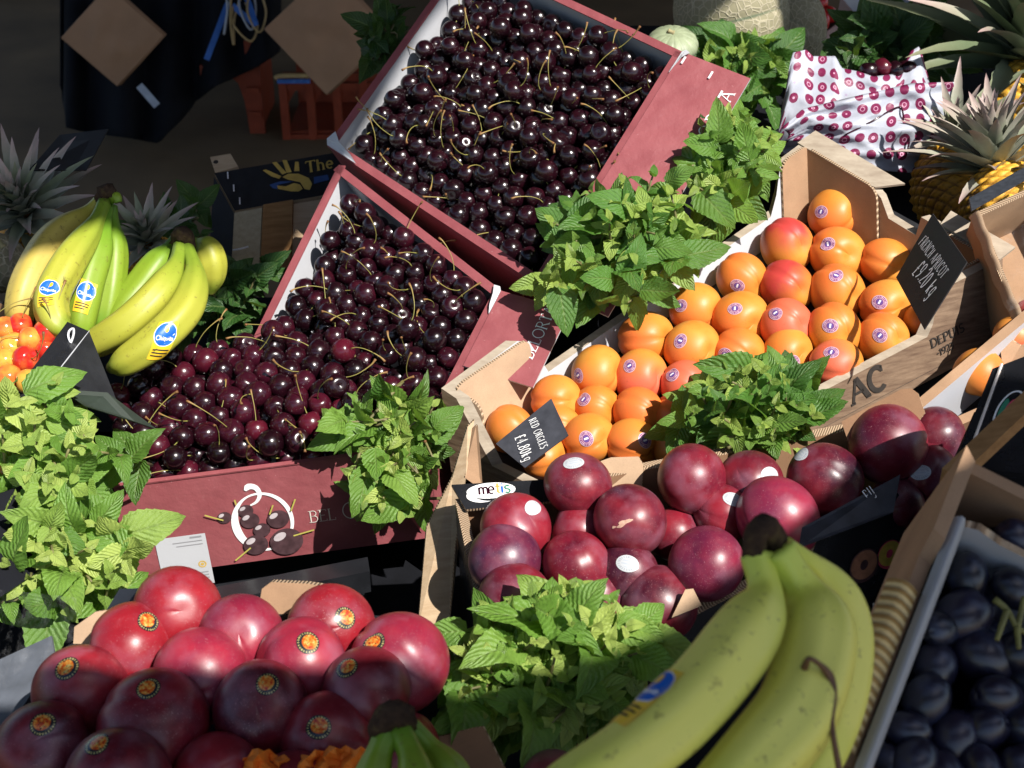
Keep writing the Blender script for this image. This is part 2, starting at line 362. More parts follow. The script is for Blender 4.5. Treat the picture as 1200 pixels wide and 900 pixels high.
# fruit stickers: rings drawn in the sticker's own coordinates
def sticker(name, kind):
    t = NT(name); u, v = t.uvxy(); r = t.math('SQRT', t.math('ADD', t.math('MULTIPLY', u, u), t.math('MULTIPLY', v, v)))
    an = t.math('ARCTAN2', v, u); co = t.n('ShaderNodeCombineXYZ'); t.l(u, co.inputs[0]); t.l(v, co.inputs[1])
    oi = t.objrnd(); t.l(t.math('MULTIPLY', oi, 30.0), co.inputs[2]); uvz = co.outputs[0]
    dash = t.math('GREATER_THAN', t.math('ADD', t.math('SINE', t.math('MULTIPLY', an, 23.0)), t.math('MULTIPLY', t.math('SINE', t.math('MULTIPLY', an, 41.0)), .7)), .1)
    def band(a, b): return t.math('MULTIPLY', t.math('GREATER_THAN', r, a), t.math('LESS_THAN', r, b))
    if kind == 'apricot':
        col = t.mix(t.step(t.noise(uvz, 5, 3), .4, .6), rgb(.17, .03, .13), rgb(.22, .05, .15))
        for a, b in ((.9, 1.1), (.5, .56)): col = t.mix(band(a, b), col, rgb(.6, .42, .5))
        col = t.mix(t.math('MULTIPLY', band(.62, .84), dash), col, rgb(.6, .42, .5))
        bar = t.math('MULTIPLY', t.math('LESS_THAN', t.math('ABSOLUTE', u), .11), t.math('LESS_THAN', t.math('ABSOLUTE', v), .3))
        col = t.mix(band(0, .42), col, rgb(.12, .07, .25)); col = t.mix(bar, col, rgb(.75, .72, .78))
    elif kind == 'plum':
        n = t.noise(uvz, 3.2, 3, .6)
        col = t.ramp(n, [(.34, rgb(.3, .02, .01)), (.45, rgb(.5, .09, .01)), (.56, rgb(.55, .24, .04)), (.66, rgb(.45, .36, .12))])
        col = t.mix(t.step(t.noise(uvz, 6, 2), .62, .66), col, rgb(.02, .015, .02))
        col = t.mix(t.step(t.math('ADD', r, t.math('MULTIPLY', v, .22)), .6, .66), col, rgb(.012, .018, .022)); col = t.mix(t.math('MULTIPLY', band(.76, .92), dash), col, rgb(.35, .3, .12))
    else:
        col = t.mix(t.math('MULTIPLY', band(.6, .85), t.math('MULTIPLY', dash, .55)), rgb(.45, .47, .49), rgb(.2, .23, .28))
        ln = t.math('GREATER_THAN', t.math('SINE', t.math('MULTIPLY', v, 17.0)), .3)
        col = t.mix(t.math('MULTIPLY', t.math('MULTIPLY', band(0, .5), ln), .5), col, rgb(.3, .36, .45))
    return t.fin(col, .25, .5)
M['stk_apricot'] = sticker('purple_fruit_sticker', 'apricot'); M['stk_plum'] = sticker('black_orange_fruit_sticker', 'plum'); M['stk_white'] = sticker('white_fruit_sticker', 'white')
M['stk_blue'] = plain('blue_sticker', (.015, .12, .5), .3, .08, 50, 0); M['stk_yellow'] = plain('yellow_sticker', (.78, .5, .03), .35, .08, 50, 0)
M['pink_print'] = plain('pink_print', (.5, .05, .1), .5, .3, 120, 0); M['green_print'] = plain('green_print', (.03, .2, .12), .5, .3, 120, 0)
M['flesh_print'] = plain('plum_flesh_print', (.32, .14, .08), .5, .35, 160, 0); M['yellow_flesh'] = plain('yellow_flesh_print', (.5, .36, .06), .5, .25, 160, 0)
M['dark_fruit_print'] = plain('dark_cherry_print', (.06, .03, .035), .5, .5, 120, 0); M['grey_shine'] = plain('grey_highlight_print', (.45, .4, .42), .5, .2, 120, 0)
M['lime_print'] = plain('stalk_print', (.4, .36, .08), .5, .2, 60, 0)
M['scar'] = plain('dry_skin_scar', (.5, .3, .22), .7, .3, 300, .3)

# ------------------------------------------------------------------ lettering
def arc(cx, cy, rx, ry, a0, a1, n=12): return [(cx + rx * math.cos(math.radians(a0 + (a1 - a0) * i / n)), cy + ry * math.sin(math.radians(a0 + (a1 - a0) * i / n))) for i in range(n + 1)]
G = {  # glyph: (advance, [(points, weight)], serif points)
 'A': (.86, [([(.04, 0), (.4, 1)], .5), ([(.4, 1), (.8, 0)], 1), ([(.18, .36), (.64, .36)], .5)], [(.04, 0), (.8, 0)]),
 'B': (.74, [([(.14, 0), (.14, 1)], 1), ([(.14, 1), (.35, 1)] + arc(.35, .77, .22, .23, 90, -90) + [(.14, .54)], .7), ([(.14, .54), (.38, .54)] + arc(.38, .27, .26, .27, 90, -90) + [(.14, 0)], .7)], [(.1, 0), (.1, 1)]),
 'C': (.86, [(arc(.44, .5, .38, .5, 48, 312, 22), .9), ([(.7, .98), (.7, .72)], .5)], []),
 'D': (.86, [([(.14, 0), (.14, 1)], 1), ([(.14, 1), (.34, 1)] + arc(.34, .5, .42, .5, 90, -90, 16) + [(.14, 0)], .8)], [(.1, 0), (.1, 1)]),
 'E': (.68, [([(.14, 0), (.14, 1)], 1), ([(.14, 1), (.58, 1), (.58, .86)], .5), ([(.14, .52), (.48, .52)], .5), ([(.14, 0), (.6, 0), (.6, .16)], .5)], [(.1, 0), (.1, 1)]),
 'F': (.64, [([(.14, 0), (.14, 1)], 1), ([(.14, 1), (.58, 1)], .5), ([(.14, .52), (.48, .52)], .5)], [(.12, 0)]),
 'G': (.86, [(arc(.44, .5, .38, .5, 48, 350, 22), .8), ([(.82, .42), (.55, .42)], .6)], []),
 'H': (.8, [([(.12, 0), (.12, 1)], 1), ([(.66, 0), (.66, 1)], 1), ([(.12, .5), (.66, .5)], .5)], [(.12, 0), (.12, 1), (.66, 0), (.66, 1)]),
 'I': (.36, [([(.18, 0), (.18, 1)], 1)], [(.18, 0), (.18, 1)]),
 'L': (.64, [([(.14, 0), (.14, 1)], 1), ([(.14, 0), (.58, 0), (.58, .18)], .5)], [(.12, 0), (.14, 1)]),
 'M': (.94, [([(.1, 0), (.14, 1)], .6), ([(.14, 1), (.46, .2)], 1), ([(.46, .2), (.8, 1)], .6), ([(.8, 1), (.84, 0)], 1)], []),
 'N': (.84, [([(.12, 0), (.12, 1)], .6), ([(.12, 1), (.7, 0)], 1), ([(.7, 0), (.7, 1)], .6)], [(.12, 0), (.12, 1), (.7, 1)]),
 'O': (.98, [(arc(.48, .5, .42, .5, 0, 360, 28), .75)], []),
 'P': (.68, [([(.14, 0), (.14, 1)], 1), ([(.14, 1), (.36, 1)] + arc(.36, .74, .25, .26, 90, -90) + [(.14, .48)], .7)], [(.14, 0), (.1, 1)]),
 'R': (.78, [([(.14, 0), (.14, 1)], 1), ([(.14, 1), (.36, 1)] + arc(.36, .76, .24, .24, 90, -90) + [(.14, .52)], .7), ([(.36, .52), (.7, 0)], .9)], [(.14, 0), (.1, 1), (.7, 0)]),
 'S': (.62, [(arc(.32, .75, .22, .25, 30, 270, 14)[:-1] + arc(.32, .25, .24, .25, 90, -150, 14), .85)], []),
 'T': (.74, [([(.36, 0), (.36, 1)], 1), ([(.04, .86), (.04, 1), (.68, 1), (.68, .86)], .5)], [(.36, 0)]),
 'U': (.82, [([(.14, 1), (.14, .3)] + arc(.4, .3, .26, .3, 180, 360) + [(.66, 1)], .8)], [(.14, 1), (.66, 1)]),
 'K': (.76, [([(.14, 0), (.14, 1)], 1), ([(.66, 1), (.14, .42)], .5), ([(.3, .58), (.7, 0)], .9)], []),
 'h': (.62, [([(.12, 0), (.12, 1)], 1), (arc(.3, .38, .18, .28, 180, 0) + [(.48, 0)], .8)], [(.12, 0), (.48, 0)]),
 'e': (.6, [([(.1, .34), (.5, .34)] + arc(.3, .33, .2, .33, 0, 310, 16), .8)], []),
 'm': (.86, [([(.1, 0), (.1, .66)], 1), (arc(.25, .42, .15, .22, 180, 0) + [(.4, 0)], .9), (arc(.55, .42, .15, .22, 180, 0) + [(.7, 0)], .9)], []),
 't': (.46, [([(.22, .92), (.22, .12), (.36, .02)], 1), ([(.06, .64), (.4, .64)], .8)], []),
 'i': (.3, [([(.14, 0), (.14, .62)], 1), ([(.14, .78), (.14, .88)], 1)], []),
 's': (.5, [(arc(.24, .49, .16, .16, 30, 270, 10)[:-1] + arc(.24, .16, .18, .17, 90, -150, 10), .85)], []),
 'k': (.56, [([(.1, 0), (.1, .95)], 1), ([(.42, .6), (.1, .26)], .7), ([(.2, .36), (.46, 0)], .8)], []),
 'g': (.6, [(arc(.28, .36, .2, .28, 0, 360, 16), .7), ([(.48, .64), (.48, -.1)] + arc(.28, -.1, .2, .18, 0, -150, 8), .7)], []),
 'C2': (.5, [], []),
 'a': (.56, [(arc(.26, .32, .2, .32, 0, 360, 16), .8), ([(.46, .64), (.46, 0)], .9)], []),
 'q': (.58, [(arc(.26, .32, .2, .32, 0, 360, 16), .8), ([(.46, .64), (.46, -.3)], .9)], []),
 'u': (.58, [([(.1, .64), (.1, .22)] + arc(.28, .2, .18, .2, 180, 360, 8) + [(.46, .64)], .8), ([(.46, .64), (.46, 0)], .9)], []),
 '1': (.46, [([(.06, .78), (.24, 1), (.24, 0)], .9)], [(.24, 0)]),
 '2': (.62, [(arc(.3, .72, .24, .28, 170, -30, 12) + [(.06, 0), (.56, 0)], .8)], []),
 '4': (.64, [([(.42, 0), (.42, 1), (.04, .3), (.6, .3)], .8)], []),
 '8': (.6, [(arc(.3, .75, .2, .24, 0, 360, 16), .8), (arc(.3, .26, .25, .26, 0, 360, 16), .8)], []),
 '9': (.6, [(arc(.3, .7, .24, .28, 0, 360, 16), .8), ([(.54, .7), (.46, .25), (.2, 0)], .9)], []),
 '0': (.62, [(arc(.3, .5, .25, .5, 0, 360, 20), .8)], []),
 '3': (.58, [(arc(.28, .75, .22, .24, 150, -90, 12) + arc(.28, .26, .25, .26, 90, -150, 12), .8)], []),
 '£': (.66, [(arc(.38, .76, .18, .22, 20, 180, 10) + [(.2, .1), (.06, 0), (.6, 0)], .9), ([(.04, .46), (.46, .46)], .8)], []),
 '.': (.26, [([(.1, 0), (.1, .08)], 1.2)], []), '-': (.4, [([(.06, .42), (.32, .42)], 1)], []), ' ': (.4, [], []),
}
def lettering(mb, s, fn, height, weight=.13, serif=True, mi=0, wide=1.0, jit=0, seed=1, center=False, gap=0.0, th=.0002):
    """flat ribbons for each stroke; fn(x, y) gives the 3D point and the surface normal"""
    rr = random.Random(seed); x0 = 0.0
    tot = sum(G[c][0] * wide + gap for c in s); off = -tot / 2 if center else 0
    for c in s:
        adv, strokes, ser = G[c]; jy = rr.uniform(-jit, jit); js = 1 + rr.uniform(-jit, jit)
        runs = [(np.array(p, float), w) for p, w in strokes]
        if serif: runs += [(np.array([(x - .11, y), (x + .11, y)]), .45) for x, y in ser]
        for p, w in runs:
            if jit: p = p + np.array([[rr.uniform(-jit, jit) * .5, rr.uniform(-jit, jit) * .5] for _ in p])
            p = p * np.array([wide, js]) + np.array([x0 + off, jy]); p = p * height; hw = weight * w * height / 2
            if len(p) > 1 and np.linalg.norm(p[0] - p[-1]) < 1e-6: closed = True
            else: closed = False
            d = np.gradient(p, axis=0); d /= np.maximum(np.linalg.norm(d, axis=1), 1e-9)[:, None]
            nn = np.stack([-d[:, 1], d[:, 0]], 1); v = []
            for k in range(len(p)):
                for sg in (1, -1):
                    q, nr = fn(*(p[k] + sg * nn[k] * hw)); v.append(q + nr * th)
            mb.add(v, [(2 * k, 2 * k + 1, 2 * k + 3, 2 * k + 2) for k in range(len(p) - 1)], mi)
        x0 += adv * wide + gap
    return tot * height
def flat(o, ux, uy, off=.0007):
    o = np.asarray(o, float); ux = nrm(ux); uy = np.asarray(uy, float); uy = nrm(uy - np.dot(uy, ux) * ux); n = np.cross(ux, uy)
    return lambda x, y: (o + ux * x + uy * y + n * off, n)
def blob(mb, fn, cx, cy, rx, ry, mi=0, rot=0, n=20, lift=0.0, a0=0, a1=360):
    c, s = math.cos(rot), math.sin(rot); v = []
    for k in range(n):
        a = math.radians(a0 + (a1 - a0) * k / n); x, y = rx * math.cos(a), ry * math.sin(a); q, nr = fn(cx + c * x - s * y, cy + s * x + c * y); v.append(q + nr * lift)
    mb.add(v, [tuple(range(n))], mi)
def ringband(mb, fn, cx, cy, r0, r1, mi=0, n=32, lift=0.0):
    v = []
    for k in range(n):
        a = 2 * PI * k / n
        for rx, ry in (r0, r1): q, nr = fn(cx + rx * math.cos(a), cy + ry * math.sin(a)); v.append(q + nr * lift)
    mb.add(v, [(2 * k, 2 * ((k + 1) % n), 2 * ((k + 1) % n) + 1, 2 * k + 1) for k in range(n)], mi)
def rect(mb, fn, x0, y0, x1, y1, mi=0, lift=0.0):
    mb.add([(lambda r: r[0] + r[1] * lift)(fn(x, y)) for x, y in ((x0, y0), (x1, y0), (x1, y1), (x0, y1))], [(0, 1, 2, 3)], mi)

# ------------------------------------------------------------------ open boxes: walls along a polygon on a tilted plane
def openbox(root, pl, px, depth, prof=None, t=.006, mats=('kraft', 'kraft', 'corr'), floor='kraft', skip=(), names='side_panel', extra=None, flare=0.0, down=None):
    """px: rim corners in order; prof[i]: list of (t, h) along side i, h relative to the plane; down: the way the walls run"""
    n = pl[1]; U = n if down is None else -nrm(down); C = [hit(pl, *p) if len(p) == 2 else np.asarray(p) for p in px]; k = len(C); cen = sum(C) / k
    area = sum(np.dot(n, np.cross(C[i] - cen, C[(i + 1) % k] - cen)) for i in range(k)); sg = 1 if area > 0 else -1
    dirs = [nrm(C[(i + 1) % k] - C[i]) for i in range(k)]; ins = [sg * np.cross(n, d) for d in dirs]
    inner = []
    for i in range(k):
        a, b = ins[i - 1], ins[i]; inner.append(C[i] + (a + b) * t / (1 + np.dot(a, b)))
    walls = []
    for i in range(k):
        if i in skip: walls.append(None); continue
        pr = (prof[i] if prof and prof[i] else [(0, 0), (1, 0)]); mb = MB(); L = np.linalg.norm(C[(i + 1) % k] - C[i]); top = []; 
        for q, (tt, h) in enumerate(pr):
            o = C[i] + (C[(i + 1) % k] - C[i]) * tt; q_ = inner[i] + (inner[(i + 1) % k] - inner[i]) * tt
            top.append((o + U * h, q_ + U * h, o - U * depth, q_ - U * depth, tt * L, h))
        for q in range(len(top) - 1):
            a, b = top[q], top[q + 1]; ua, ub = a[4], b[4]
            fo = [a[2], b[2], b[0], a[0]]; fi = [b[3], a[3], a[1], b[1]]; ft = [a[0], b[0], b[1], a[1]]
            if sg < 0: fo, fi, ft = fo[::-1], fi[::-1], ft[::-1]
            mb.add(fo, [(0, 1, 2, 3)], 0, [(ua, -depth), (ub, -depth), (ub, b[5]), (ua, a[5])])
            mb.add(fi, [(0, 1, 2, 3)], 1, [(ub, -depth), (ua, -depth), (ua, a[5]), (ub, b[5])])
            mb.add(ft, [(0, 1, 2, 3)], 2, [(ua, 0), (ub, 0), (ub, .01), (ua, .01)])
        for e, fl in ((top[0], 0), (top[-1], 1)):
            f = [e[2], e[0], e[1], e[3]]
            mb.add(f if fl == 0 else f[::-1], [(0, 1, 2, 3)], 2, [(0, 0), (depth, 0), (depth, .01), (0, .01)])
        walls.append(mb.obj(names, [M[m] for m in mats], root))
    if floor:
        mb = MB(); slab(mb, [p - U * (depth - .004) for p in inner], n, .003); mb.obj('base', M[floor], root)
    return C, dirs, ins, walls
def wallframe(C, dirs, ins, i, U):
    """outside of wall i: surface function (x along it, y up from the rim), photo position -> (x, y), and the outward normal"""
    ux = dirs[i]; N = nrm(np.cross(ux, U)); N = N if np.dot(N, ins[i]) < 0 else -N; V = nrm(U - np.dot(U, ux) * ux)
    f = lambda x, y: (C[i] + ux * x + V * y + N * .0008, N)
    def px(x, y):
        q = hit((C[i], N), x, y); return np.dot(q - C[i], ux), np.dot(q - C[i], V)
    return f, px, N

# ================================================================== PLACE
S = nrm((.56, -.60, 1.0))   # towards the sun
cam_d = bpy.data.cameras.new('camera'); cam = link(bpy.data.objects.new('camera', cam_d)); scene.camera = cam
cam.location = Vector(CAM); cam.rotation_euler = (math.radians(60), 0, 0)
cam_d.sensor_width = 36; cam_d.lens = 36 * F / 1200; cam_d.clip_end = 200; cam_d.clip_start = .05
cam_d.dof.use_dof = True; cam_d.dof.focus_distance = 1.4; cam_d.dof.aperture_fstop = 14
w = bpy.data.worlds.new('World'); scene.world = w; w.use_nodes = True
sky = w.node_tree.nodes.new('ShaderNodeTexSky'); sky.sky_type = 'NISHITA'; sky.sun_disc = False
el = math.asin(S[2]); sky.sun_elevation = el; sky.sun_rotation = math.atan2(S[0], S[1])
bg = w.node_tree.nodes['Background']; w.node_tree.links.new(sky.outputs[0], bg.inputs[0]); bg.inputs[1].default_value = .10
sl = bpy.data.lights.new('sun', 'SUN'); sl.energy = 5.0; sl.angle = math.radians(.5); sl.color = (1, .95, .88)
so = link(bpy.data.objects.new('sun', sl)); so.rotation_euler = Vector(S).to_track_quat('Z', 'Y').to_euler(); so.location = (2, -2, 4)
scene.view_settings.view_transform = 'Standard'; scene.view_settings.look = 'None'; scene.view_settings.gamma = 1; scene.view_settings.exposure = .75
scene.cycles.use_denoising = True; scene.cycles.max_bounces = 8

mb = MB(); quad(mb, (-60, -60, 0), (60, -60, 0), (60, 60, 0), (-60, 60, 0))
tag(mb.obj('floor', M['floor'], origin=(0, 0, 0)), kind='structure')
# unseen covers added to block sun: awning and hall roof, edges traced from shade
aw = thing('shade_awning', (.5, -.6, 2.1), 'unseen green canvas awning added over the aisle to shade the near fruit', 'awning')
def sunward(x, y, d, z): q = W(x, y, d); return tuple(q + S * ((z - q[2]) / S[2]))
edge = [sunward(*q, 2.1) for q in [(-300, 790, 1.03), (240, 800, 1.0), (350, 792, 1.0), (440, 792, 1.02), (530, 815, 1.02), (650, 800, 1.08), (740, 765, 1.12), (865, 665, 1.18), (985, 570, 1.22), (1041, 515, 1.24), (1095, 520, 1.2), (1165, 505, 1.18), (1290, 450, 1.15)]]  # awning edge follows the wanted shade line, carried back towards the sun
mb = MB(); slab(mb, [(-2.6, edge[0][1], 2.1)] + edge + [(2.6, edge[-1][1] + .05, 2.1), (2.6, -.95, 2.3), (-2.6, -.95, 2.3)], (0, 0, 1), .004); mb.obj('canvas', M['canvas'], aw)
for sx in (-2.5, 2.5):
    mb = MB(); tube(mb, [(sx, -.7, 0), (sx, -.7, 2.24)], .02, 10); mb.obj('pole', M['staple'], aw)
rf = thing('market_hall', (0, 5, 0), 'dark unseen market hall wall and roof, its edge shaped to shade the back', 'building')
rim = [sunward(*q, 2.5) for q in [(-40, 300, 1.45), (50, 262, 1.46), (112, 222, 1.48), (215, 262, 1.5), (285, 300, 1.68), (352, 215, 1.75), (385, 160, 1.72), (475, 10, 1.78), (560, -90, 1.85), (760, -10, 1.95), (840, 5, 2.15), (935, 45, 2.1), (1100, 40, 2.0), (1180, 30, 1.95)]]  # roof edge shaped so that its shadow covers the back
mb = MB(); slab(mb, [(-2.3, rim[0][1], 2.5)] + rim + [(3.5, rim[-1][1], 2.5), (3.5, 9, 2.5), (-2.3, 9, 2.5)], (0, 0, 1), .06); mb.obj('roof', M['roofing'], rf)
mb = MB(); box(mb, (0, 9.1, 1.25), (5, 0, 0), (0, .1, 0), (0, 0, 1.25)); mb.obj('wall', M['hall'], rf)
for x_, y_ in ((-2.2, 1.2), (3.4, 1.2), (3.4, 6), (-2.2, 6)):
    mb = MB(); tube(mb, [(x_, y_, 0), (x_, y_, 2.44)], .06, 12); mb.obj('column', M['hall'], rf)
# ------------------------------------------------------------------ stall table under everything
tb = thing('stall_table', (0.1, 1.5, 0), 'long black cloth covered stall table carrying all the fruit boxes', 'table')
mb = MB(); slab(mb, [(-.85, .3, .60), (1.05, .3, .60), (1.05, 2.55, .60), (-.05, 2.55, .60), (-.2, 1.82, .60), (-.85, 1.75, .60)], (0, 0, 1), .022); mb.obj('table_top', M['black_cloth'], tb)
mb = MB()
for k in range(90):
    x0, x1 = -.85 + 1.9 * k / 90, -.85 + 1.9 * (k + 1) / 90; f = lambda x: .645 + .012 * math.sin(x * 60)
    quad(mb, (x0, f(x0) - .35, .03), (x1, f(x1) - .35, .03), (x1, .3, .577), (x0, .3, .577))
mb.obj('table_skirt', M['black_cloth'], tb, True)
for sx, sy in ((-.8, .4), (1.0, .4), (-.8, 1.65), (1.0, 2.45), (.02, 2.45)):
    if True:
        mb = MB(); box(mb, (sx, sy, .288), (.02, 0, 0), (0, .02, 0), (0, 0, .287)); mb.obj('leg', M['wood_brown'], tb)

# ------------------------------------------------------------------ cherry boxes
PT = plane(385, 172, 1.72, (-.32, -.49, .81)); PM = plane(398, 195, 1.70, (-.28, -.42, .86)); PF = plane(133, 572, 1.40, (-.03, -.22, .97))
def cherry_box_lip(root, C, dirs, ins, i, n, w_):
    mb = MB(); a, b = C[i], C[(i + 1) % len(C)]
    slab(mb, [a + n * .0025 + ins[i] * -.001, b + n * .0025 + ins[i] * -.001, b + n * .0025 + ins[i] * w_, a + n * .0025 + ins[i] * w_], n, .002)
    mb.obj('folded_rim', M['mauve'], root)
def end_flap(root, C, dirs, ins, i, n, w_, drop, mat='mauve', u0=0.0):
    """end wall that slopes out and down from the rim"""
    a, b = C[i] + (C[(i + 1) % len(C)] - C[i]) * u0, C[(i + 1) % len(C)]; o = -ins[i] * w_ - n * drop; nf = nrm(np.cross(b - a, o)); nf = nf if np.dot(nf, n) > 0 else -nf
    mb = MB(); up = nf * .003 + n * .001
    slab(mb, [a + up, b + up, b + up + o, a + up + o], nf, .0025, 0, 1); mb.obj('end_panel', [M[mat], M['white_card']], root); return a + up, b + up, nf, o
bt = thing('cherry_box', hit(PT, 385, 172) - PT[1] * .11, 'mauve cherry box with white lining, topmost and most tilted of the cherry boxes', 'fruit box', 'mauve cherry boxes')
CT, dT, iT, wT = openbox(bt, PT, [(385, 172), (632, 335), (800, 63), (547, -55)], .11, t=.004, mats=('mauve', 'white_card', 'mauve_edge'), floor='white_card')
for i in (0, 1, 2, 3): cherry_box_lip(bt, CT, dT, iT, i, PT[1], .009)
a, b, nf, o = end_flap(bt, CT, dT, iT, 1, PT[1], .084, .018)
mb = MB(); fn = flat(b + o * .42 + (a - b) * .06, o, b - a, .001); nfl = nf
def on_panel(a, b, o, nf): 
    ux = nrm(b - a); uy = -nrm(o); return lambda x, y: (a + ux * x + o + uy * y + nf * .0008, nf)
fT = on_panel(a, b, o, nf); LW = np.linalg.norm(b - a)
lettering(mb, 'BELORTA', lambda x, y: fT(x + LW * .93 - .112, y + .006), .0145, .12, True, gap=.35); mb.obj('lettering', M['white'], bt)
for u, v in ((.97, .93), (.955, .5), (.9, .25)):
    mb = MB(); rect(mb, fT, LW * u - .006, np.linalg.norm(o) * v - .0025, LW * u + .004, np.linalg.norm(o) * v, 0, .0015); mb.obj('staple', M['staple'], bt)
# torn white corners where the printed skin has split
def torn(root, p, d1, d2, n, s=.02):
    mb = MB(); pts = [p + n * .004, p + d1 * s * 2.6 + n * .005, p + d1 * s * 1.9 + d2 * s * .25 + n * .0075, p + d1 * s * .8 + d2 * s * .45 + n * .008, p + d2 * s * .9 + n * .006, p - d1 * s * .3 + d2 * s * .3 + n * .004]
    slab(mb, pts, n, .001); mb.obj('torn_corner', M['white_card'], root)
torn(bt, CT[0], dT[0], -dT[3], PT[1], .022); torn(bt, CT[2], -dT[1], -iT[1], PT[1], .012)
bm_ = thing('cherry_box', hit(PM, 398, 195) - PM[1] * .11, 'mauve cherry box with white lining wedged below the topmost one, end panel in view', 'fruit box', 'mauve cherry boxes')
CM, dM, iM, wM = openbox(bm_, PM, [(398, 195), (285, 425), (465, 585), (588, 343)], .1, t=.004, mats=('mauve', 'white_card', 'mauve_edge'), floor='white_card', skip=(1,))
for i in (0, 2, 3): cherry_box_lip(bm_, CM, dM, iM, i, PM[1], .009)
a, b, nf, o = end_flap(bm_, CM, dM, iM, 2, PM[1], .08, .012, 'mauve', .62)
fM = on_panel(a, b, o, nf); LW = np.linalg.norm(b - a)
mb = MB(); lettering(mb, 'BELORTA', lambda x, y: fM(x + LW * .3, y + .014), .0125, .1, True); mb.obj('lettering', M['white'], bm_)
torn(bm_, CM[3], -dM[2], dM[3], PM[1], .012)
bf = thing('cherry_box', hit(PF, 133, 572) - PF[1] * .1, 'mauve cherry box with a looping emblem and white label on its front', 'fruit box', 'mauve cherry boxes')
CF, dF, iF, wF = openbox(bf, PF, [(133, 572), (505, 524), (512, 405), (180, 430)], .108, t=.004, mats=('mauve', 'white_card', 'mauve_edge'), floor='white_card', skip=(2,), down=(.01, -.06, -1))
cherry_box_lip(bf, CF, dF, iF, 0, PF[1], .004)
fF0, pxF, nFo = wallframe(CF, dF, iF, 0, -nrm((.01, -.06, -1)))
SX = np.linalg.norm(CF[1] - CF[0]) / 372   # metres per photo pixel on the panel
# emblem: a thick-and-thin ring with a curl on top
mb = MB(); ex, ey = pxF(308, 611)
v = []; N_ = 56
for k in range(N_):
    a_ = 2 * PI * k / N_; th_ = 3.0 + 7.0 * max(0, math.cos(a_ - math.radians(200))) ** 1.5 + 2.5 * max(0, math.cos(a_ - math.radians(35))) ** 2
    for s_ in (0, 1):
        rx, ry = 37 - s_ * th_, 41 - s_ * th_ * .8; q, nr = fF0(ex + SX * rx * math.cos(a_), ey + SX * ry * math.sin(a_)); v.append(q + nr * .0002)
mb.add(v, [(2 * k, 2 * ((k + 1) % N_), 2 * ((k + 1) % N_) + 1, 2 * k + 1) for k in range(N_)])
curl = catmull([(-13, 47, ), (-3, 50), (3, 44), (2, 34), (-6, 27), (-12, 26)] if False else [np.array(p + (0,)) for p in [(-14, 46), (-9, 51), (-1, 48), (2, 38), (-3, 29), (-11, 25)]], 16)
wd = np.interp(np.linspace(0, 1, 16), [0, .15, .5, 1], [1.5, 4.2, 3.0, 1.0]); dd = np.gradient(curl, axis=0); v = []
for k in range(16):
    nn = nrm((-dd[k][1], dd[k][0], 0))
    for s_ in (1, -1): q, nr = fF0(ex + SX * (curl[k][0] + s_ * nn[0] * wd[k]), ey + SX * (curl[k][1] + s_ * nn[1] * wd[k])); v.append(q + nr * .0004)
mb.add(v, [(2 * k, 2 * k + 1, 2 * k + 3, 2 * k + 2) for k in range(15)]); mb.obj('emblem', M['white'], bf)
mb = MB()
for i, (px_, py_, r_) in enumerate([(263, 606, 7.5), (288, 598, 8), (293, 609, 10), (307, 620, 9), (326, 607, 11.5), (300, 637, 13), (336, 633, 17.5)]):
    cx_, cy_ = pxF(px_, py_); cx_, cy_ = cx_, cy_
    r_ *= 1.15; blob(mb, fF0, cx_, cy_, r_ * SX, r_ * SX * .92, 0, .3, 22, .0006 + .0002 * i); blob(mb, fF0, cx_ - r_ * .35 * SX, cy_ + r_ * .4 * SX, r_ * .42 * SX, r_ * .25 * SX, 1, .5, 14, .0007 + .0002 * i)
for x0, y0, x1, y1 in [(240, 602, 262, 608), (277, 590, 275, 584), (316, 601, 320, 590), (341, 597, 346, 583), (344, 626, 368, 619), (294, 640, 276, 655)]:
    p0, p1 = np.array(pxF(x0, y0)), np.array(pxF(x1, y1)); d_ = p1 - p0; nn = np.array([-d_[1], d_[0]]) / np.linalg.norm(d_) * .0008
    mb.add([(lambda r: r[0] + r[1] * .0024)(fF0(*q)) for q in (p0 - nn, p1 - nn, p1 + nn, p0 + nn)], [(0, 1, 2, 3)], 2)
mb.obj('printed_cherries', [M['dark_fruit_print'], M['grey_shine'], M['lime_print']], bf)
mb = MB(); bx, by = pxF(363, 612)
lettering(mb, 'BEL', lambda x, y: fF0(bx + x, by + y), .0135, .09, True); lettering(mb, 'O', lambda x, y: fF0(bx + .034 + x, by - .001 + y), .019, .07, True); lettering(mb, 'RTA', lambda x, y: fF0(bx + .056 + x, by + y), .0135, .09, True)
mb.obj('lettering', M['offwhite'], bf)
mb = MB(); lx, ly = pxF(252, 683); hx, hy = pxF(180, 628); rect(mb, fF0, hx, ly + .001, lx, hy - .004, 0, .0003); 
for k in range(3): blob(mb, fF0, lx - .0, ly, .0001, .0001, 0)
mb.obj('white_label', M['white_card'], bf)
mb = MB(); rr = random.Random(3)
for row, (wd_, al) in enumerate([(.012, 1), (.03, 1), (.027, 1)]):
    y = hy - .008 - row * .0042; rect(mb, fF0, lx - .004 - wd_, y, lx - .004, y + .0011 + (.001 if row == 0 else 0), 0, .0006)
mb.obj('label_lettering', M['greytext'], bf); mb = MB()
for row in range(4):
    y = ly + .005 + row * .0035; rect(mb, fF0, lx - .004 - rr.uniform(.018, .026), y, lx - .004, y + .0012, 0, .0006); 
    pass
mb.obj('label_lettering', M['greytext'], bf)
